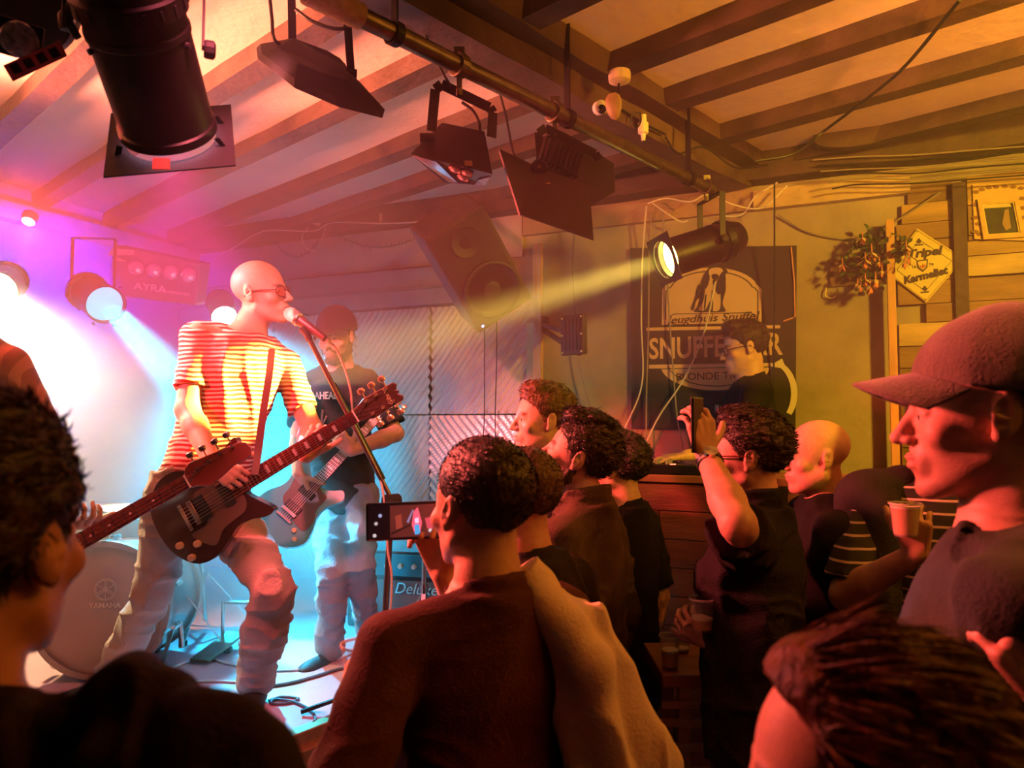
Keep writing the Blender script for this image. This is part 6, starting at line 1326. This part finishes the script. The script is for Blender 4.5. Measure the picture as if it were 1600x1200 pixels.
# beige hooded jacket slung over his right shoulder
bj = Sdf(); q = lambda x, y, d: P(x, y, d)
FM_ = filmer['Mt']; s_ = filmer['s']
def fl_(x, y, z): return FM_ @ Vector((x, y, z))
bj.cone(fl_(.085, .09, 1.46), fl_(.095, -.03, 1.515), .034, .040, .03); bj.cone(fl_(.095, -.03, 1.515), fl_(.12, -.11, 1.46), .040, .036, .03)
for k in range(6):
    t = k / 5; x0 = .10 + t * .10; bj.cone(fl_(.10 + t * .075, -.085 - .01 * math.sin(k * 2), 1.475 - t * .025), fl_(x0 + .02 + .065 * t, -.145 + .01 * math.cos(k * 2.1), 1.20 - .0 * t), .026, .030, .022)
    bj.cone(fl_(x0 + .02 + .065 * t, -.145 + .01 * math.cos(k * 2.1), 1.20), fl_(x0 - .02 + .11 * t, -.165, .84 + .02 * math.sin(k * 3)), .030, .034, .022)
    bj.cone(fl_(.10 + t * .085, -.02 + .06 * 0, 1.505 - t * .04), fl_(.10 + t * .075, -.085, 1.475 - t * .025), .028, .026, .02)
bj.cone(fl_(.075, -.07, 1.50), fl_(.13, -.15, 1.40), .040, .045, .03); bj.cone(fl_(.13, -.15, 1.40), fl_(.17, -.17, 1.22), .040, .030, .03)
bj.cone(fl_(.185, -.02, 1.44), fl_(.25, -.06, 1.18), .040, .046, .02); bj.cone(fl_(.25, -.06, 1.18), fl_(.27, -.08, .9), .046, .050, .02)
bj.disp(lambda p: .006 * noise3(p, 9, (1, 1, .3)) + .008 - .016 * (1 - np.abs(noise3(p + noise3(p, 5)[:, None] * .05, 9, (1.2, 1.2, .22)))) ** 4)
V_, F_ = bj.mesh(.006); oj = fl_(.12, -.08, 1.5); hj = mk_mesh('draped_jacket', V_ - A3(oj), F_, mat('beige_fleece', (.90, .68, .44), .85, noise=.12, nscale=10, bump=.3, bscale=160, sheen=.2)); hj.location = oj
tag(hj, 'beige hooded jacket slung over the right shoulder of the filming man', 'jacket')
grey = person('man with cropped grey hair and dark t-shirt behind the filming man', P(812, 782, 1.72), 42, look=(8, 2, 0), skin=(.58, .32, .22), hair=dict(col=(.10, .055, .035), name='greying', t=.006, n=3000, len=.006, up=.3, noise=.002), vox=.0055, seed=4,
    top=dict(kind='tee', name='charcoal_tee', col=(.015, .010, .010), sleeve=.9), legs={'vox': .014})
smile = person('smiling fair-haired man facing the stage, half hidden by the other heads', P(848, 658, 2.75), 96, look=(8, 2, 0), face=dict(smile=1), skin=(.68, .38, .28), hair=dict(col=(.12, .06, .025), name='fair', t=.014, n=2500, len=.014, noise=.004, bumps=[((0, .03, .11), (.06, .05, .03))]), vox=.005, seed=5, top=dict(kind='tee', name='black_tee', col=(.010, .008, .008)), legs={'vox': .016})
beardy = person('bearded man in olive shirt looking up at the stage', P(903, 716, 2.22), 62, look=(18, 20, 0), face=dict(nose=1.1), skin=(.62, .35, .25), hair=dict(col=(.045, .028, .018), name='brown', t=.014, n=4500, len=.014, noise=.006, up=.35, bumps=[((0, .04, .115), (.06, .05, .028)), ((.0, -.02, .135), (.06, .06, .02))]), beard=.62, vox=.0045, seed=6,
    top=dict(kind='shirt', name='olive', col=(.085, .055, .035), vox=.007, fold=.009, loose=.018, sleeve=1.9, collar=.05), legs={'vox': .014})
teeb = person('dark-haired man in black t-shirt beside the bearded man, face turned away', P(966, 733, 2.62), 52, look=(6, 2, 0), skin=(.60, .34, .22), hair=dict(col=(.03, .018, .012), name='dark', t=.015, n=4000, len=.014, noise=.005, bumps=[((0, .02, .12), (.06, .06, .028))]), vox=.005, seed=7,
    top=dict(kind='tee', name='black_tee', col=(.010, .008, .008), vox=.008), legs={'vox': .014})
dj = person('young man with glasses in black sweatshirt working behind the booth', P(1163, 545, 3.42), 84, look=(2, -10, 0), h=1.74, floor=.45, skin=(.66, .38, .27), hair=dict(col=(.03, .018, .012), name='dark', t=.013, n=2500, len=.012, noise=.004, bumps=[((0, .04, .115), (.06, .045, .03))]), vox=.005, seed=8,
    arms={'L': dict(w=P(1072, 712, 3.12), f=(-1, .05, -.12), b=(0, -.1, 1), curl=(.15, .2, .2), spread=.12, pole=(.2, -.1, -1)), 'R': dict(w=P(1098, 716, 3.30), f=(-1, -.2, -.1), b=(0, 0, 1), curl=(.3, .3, .3), pole=(.3, .8, -1))},
    top=dict(kind='sweater', name='black_sweat', col=(.018, .015, .016), vox=.008, sleeve=1.85), legs={'vox': .016})
glasses(dj, (.02, .012, .01), CLEAR, r=.022)
M_ = dj['Mt']; text('FM 9', M_ @ Matrix.Translation((.03, .138, 1.37)) @ Matrix.Rotation(PI, 4, 'Z') @ Matrix.Rotation(PI / 2, 4, 'X'), .05, mat('white_print', (.8, .72, .66), .6), dj['body'], name='shirt_lettering')
snap = person('man with glasses in dark collared jacket holding up a phone', P(1168, 716, 2.06), 66, look=(5, 0, 0), face=dict(nose=1.1), skin=(.62, .34, .25), hair=dict(col=(.055, .028, .018), name='brown', t=.015, n=6000, len=.014, noise=.004, vox=.004, bumps=[((0, .02, .118), (.062, .06, .03))]), vox=.0045, seed=9,
    arms={'L': dict(w=P(1104, 712, 1.86), f=(-.15, .1, 1), b=(.3, -.9, .1), curl=(.5, .7, .4), pole=(.4, -.2, -1), thumb=(.6, .3)), 'R': dict(w=P(1118, 1005, 2.02), f=(-.8, .1, .55), b=(-.3, -.8, -.2), curl=(.8, .8, .4), pole=(.6, 0, -.8), thumb=(1.0, .5))},
    top=dict(kind='jacket', name='black_jacket', col=(.012, .009, .012), vox=.007, fold=.010, loose=.012, sleeve=.82, collar=.06), legs={'vox': .014})
glasses(snap, (.12, .02, .02), CLEAR, r=.024)
phs = P(1092, 664, 1.86); r_, Ms_ = phone('phone held upright in the raised hand of the man in the dark jacket', phs, (.8, -.6, 0), (0, 0, 1), .140, .070); MB().prism([(.045, .012), (.062, .012), (.062, .03), (.045, .03)], -.009, -.0075, Ms_).build('camera_bump', BLK, r_)
wt = empty('wrist_watch', snap['wr']['L'], 'silver wrist watch on the raised arm', 'watch'); wd_ = (snap['el']['L'] - snap['wr']['L']).normalized(); Mw_ = frame(snap['wr']['L'] + wd_ * .03, wd_, (0, -1, 0))
MB().lathe([(.031, -.009), (.034, -.008), (.034, .008), (.031, .009)], Mw_, 28, closed=True).build('bracelet', CHR, wt, smooth=True); MB().lathe([(.018, 0), (.018, .008), (.0001, .009)], frame(Mw_ @ Vector((.031, 0, 0)), (Mw_.to_3x3() @ Vector((1, 0, 0)))), 20).build('watch_case', CHR, wt, smooth=True)
cu = P(1098, 985, 1.97); beer_cup('plastic cup held low by the man in the dark collared jacket', cu, .034, .085, .35, tint=(.7, .25, .06))
bald = person('bald older man in black hooded jacket behind the man holding up a phone', P(1276, 716, 2.42), 82, look=(4, -2, 0), face=dict(fat=1, jaw=1.12, nose=1.1), skin=(.66, .36, .26), stub=.08, vox=.005, seed=10, bulk=1.1,
    top=dict(kind='hoodie', name='black_hood', col=(.012, .010, .010), vox=.009, belly=.03), legs={'vox': .016})
strp = person('man in black and white striped shirt holding a beer, face hidden by the cap wearer', P(1470, 672, 2.15), 158, look=(10, -4, 0), face=dict(fat=1, jaw=1.1), skin=(.62, .34, .24), hair=dict(col=(.06, .035, .025), name='brown', n=500), stub=.3, vox=.0055, seed=11, bulk=1.08,
    arms={'R': dict(w=P(1432, 865, 1.93), f=(-.15, -.2, .95), b=(-.5, -.7, 0), curl=(.8, .8, .4), pole=(-.6, .2, -1), thumb=(1.0, .4))},
    top=dict(kind='tee', mat=stripes('bw_stripes', (.012, .010, .012), (.62, .46, .40), 30, .82, .012), sleeve=.9, vox=.008, belly=.03), legs={'vox': .016})
# open dark overshirt of the striped man
ov = Sdf(); SM = strp['Mt']
for x in (-1, 1):
    ov.cone(SM @ Vector((x * .19, .0, 1.45)), SM @ Vector((x * .23, .02, .95)), .085, .10, .03); ov.cone(SM @ Vector((x * .10, -.02, 1.50)), SM @ Vector((x * .19, 0, 1.45)), .055, .085, .03); ov.cone(SM @ Vector((x * .155, .07, 1.42)), SM @ Vector((x * .17, .11, .95)), .055, .06, .03)
ov.disp(lambda p: .005 * noise3(p, 14, (1, 1, .4))); V_, F_ = ov.mesh(.009); V_ = (V_ @ np.array([list(r[:3]) for r in world_of(strp['body']).inverted().to_3x3()]).T) + A3(world_of(strp['body']).inverted().translation)
mk_mesh('overshirt', V_, F_, mat('black_overshirt', (.014, .012, .012), .85, bump=.3, bscale=150), parent=strp['body'])
cu = P(1415, 838, 1.90); beer_cup('full plastic beer cup in the hand of the striped-shirt man', cu, .038, .085, .85, tint=(.8, .42, .08))
capm = person('young man in olive baseball cap and grey-green t-shirt in the right foreground', P(1545, 650, 1.08), 60, look=(4, -2, 0), face=dict(nose=1.12, jaw=.96), skin=(.66, .38, .26), stub=.38, lips=(.62, .22, .16), hair=dict(col=(.05, .03, .018), name='brown', t=.004, n=3000, len=.005, noise=.001, up=.2), vox=.0036, seed=12,
    arms={'L': dict(w=P(1668, 1110, .86), f=(-.45, .15, .85), b=(-.2, -.9, .2), curl=(.7, .9, .5), pole=(1, -.1, -1)), 'R': dict(w=P(1560, 1260, 1.25), f=(-1, 0, 0), b=(0, 0, 1), pole=(1, .3, -1))},
    top=dict(kind='tee', name='grey_green', col=(.045, .05, .042), sleeve=.9, vox=.006, fold=.008, rib=.006), legs={'none': 1})
cap(capm, mat('olive_cap', (.17, .155, .105), .95, noise=.25, nscale=18, bump=.4, bscale=240, sheen=.6), mat('olive_cap'), brim=.078, t=.007, tilt=4, up=.006)
M_ = capm['Mt']; mbp = MB(); rp = random.Random(5)
for k in range(16):
    x = rp.uniform(-.045, .045); z = 1.275 + rp.uniform(-.035, .045); a_ = Vector((x, .137 - .02 * abs(x), z)); mbp.bar(M_ @ a_, M_ @ (a_ + Vector((rp.uniform(-.02, .02), 0, rp.uniform(-.025, .025)))), .006, .004, up=M_.to_3x3() @ Vector((0, 1, 0)))
mbp.build('shirt_print', mat('white_print'), capm['body'])
hoodk = person('dark-haired person in a black hooded top in the left foreground, seen from behind', P(-48, 858, .66), -6, look=(4, 0, 0), skin=(.50, .22, .14), hair=dict(col=(.030, .012, .010), name='foreground_dark', t=.018, n=9000, len=.018, noise=.006, up=.08, vox=.004, ly=[-.13, -.09, -.05, -.03, -.012, .004, .016, .03, .045, .062, .08, .11], lz=[-.075, -.08, -.075, -.02, .02, .0, .0, .025, .04, .055, .07, .09]), vox=.0042, seed=13,
    top=dict(kind='tee', part='hooded_top', name='black_hoodie', col=(.010, .005, .005), vox=.006, fold=.012, sleeve=1.9, loose=.02), legs={'none': 1})
redh = person('person with reddish brown hair close in the lower right corner', P(1335, 1228, .64), 70, look=(8, -4, 0), skin=(.72, .40, .28), vox=.005, seed=14,
    hair=dict(col=(.11, .030, .010), name='auburn', t=.024, n=12000, len=.05, noise=.004, up=.01, rand=.06, comb=(0, -1, -.35), ymax=.045, bumps=[((0, -.06, .02), (.09, .075, .10)), ((0, -.05, -.05), (.08, .06, .07))], ly=[-.2, -.13, -.09, -.05, -.03, -.012, .004, .02, .035, .05, .065, .08, .12], lz=[-.14, -.14, -.14, -.14, -.10, -.06, -.02, .03, .06, .085, .10, .115, .13]),
    top=dict(kind='tee', name='black_tee', col=(.010, .008, .008)), legs={'none': 1})

hdb = Sdf(); pts_ = [(95, 1165, .60), (150, 1110, .61), (205, 1072, .62), (262, 1100, .60), (330, 1150, .57), (400, 1200, .55)]
for a_, b_, r1_, r2_ in zip(pts_[:-1], pts_[1:], (.016, .018, .022, .026, .03), (.018, .022, .026, .03, .034)): hdb.cone(P(*a_), P(*b_), r1_, r2_, .02)
hdb.cone(P(205, 1085, .61), P(170, 1200, .56), .022, .035, .02); hdb.cone(P(300, 1130, .57), P(310, 1250, .54), .028, .04, .02)
hdb.disp(lambda p: .005 - .012 * (1 - np.abs(noise3(p, 16, (1, .6, .6)))) ** 4 + .003 * noise3(p, 30))
V_, F_ = hdb.mesh(.005); HI_ = world_of(hoodk['body']).inverted(); V_ = (V_ @ np.array([list(r[:3]) for r in HI_.to_3x3()]).T) + A3(HI_.translation); mk_mesh('hood', V_, F_, mat('cloth_black_hoodie'), parent=hoodk['body'])
# ------------------------------------------------------------------ haze
def haze(name, label, lo, hi, dens, col=(1, 1, 1), aniso=.1):
    m = bpy.data.materials.new(name); m.use_nodes = True; nt = m.node_tree; nt.nodes.clear(); out = nt.nodes.new('ShaderNodeOutputMaterial'); v = nt.nodes.new('ShaderNodeVolumeScatter')
    v.inputs['Density'].default_value = dens; v.inputs['Anisotropy'].default_value = aniso; v.inputs['Color'].default_value = (*col, 1); nt.links.new(v.outputs[0], out.inputs['Volume'])
    lo, hi = Vector(lo), Vector(hi); o = MB().box((0, 0, 0), hi - lo).build(name, m); o.location = (lo + hi) / 2
    tag(o, label, 'haze', kind='stuff'); return o
# stage haze: a slab turned with the stage, ends at the back wall
mh = bpy.data.materials.new('stage_haze'); mh.use_nodes = True; nt = mh.node_tree; nt.nodes.clear(); out = nt.nodes.new('ShaderNodeOutputMaterial'); v = nt.nodes.new('ShaderNodeVolumeScatter')
v.inputs['Density'].default_value = .5; v.inputs['Anisotropy'].default_value = .15; nt.links.new(v.outputs[0], out.inputs['Volume'])
pts = [CN + WD * .02 - WN * .15, wp(wu(700, 600), 0, .15), Vector((-.55, 2.95, 0)), Vector((-1.9, 2.75, 0)), CN + LD * 2.6 + WD * .02]
hz = MB().prism([(p.x, p.y) for p in pts], ST + .01, CZ - .15, Matrix.Identity(4)).build('haze', mh, loc=(-1.6, 4, 1.6)); tag(hz, 'pale fog filling the back of the stage', 'haze', kind='stuff')
haze('haze', 'thin layer of smoke hanging under the ceiling above the heads', (-4.2, .9, 1.88), (3.6, 4.6, CZ - .01), .045)
# ------------------------------------------------------------------ lettering becomes mesh
bpy.context.view_layer.update(); dg_ = bpy.context.evaluated_depsgraph_get()
for o in [o for o in bpy.data.objects if o.type == 'FONT']:
    me = bpy.data.meshes.new_from_object(o.evaluated_get(dg_)); nm = o.name; n = bpy.data.objects.new('tmp', me); COL.objects.link(n)
    n.matrix_world = o.matrix_world.copy(); par = o.parent; pi = o.matrix_parent_inverse.copy(); mbs = o.matrix_basis.copy()
    if par is not None: n.parent = par; n.matrix_parent_inverse = pi; n.matrix_basis = mbs
    bpy.data.objects.remove(o); n.name = nm
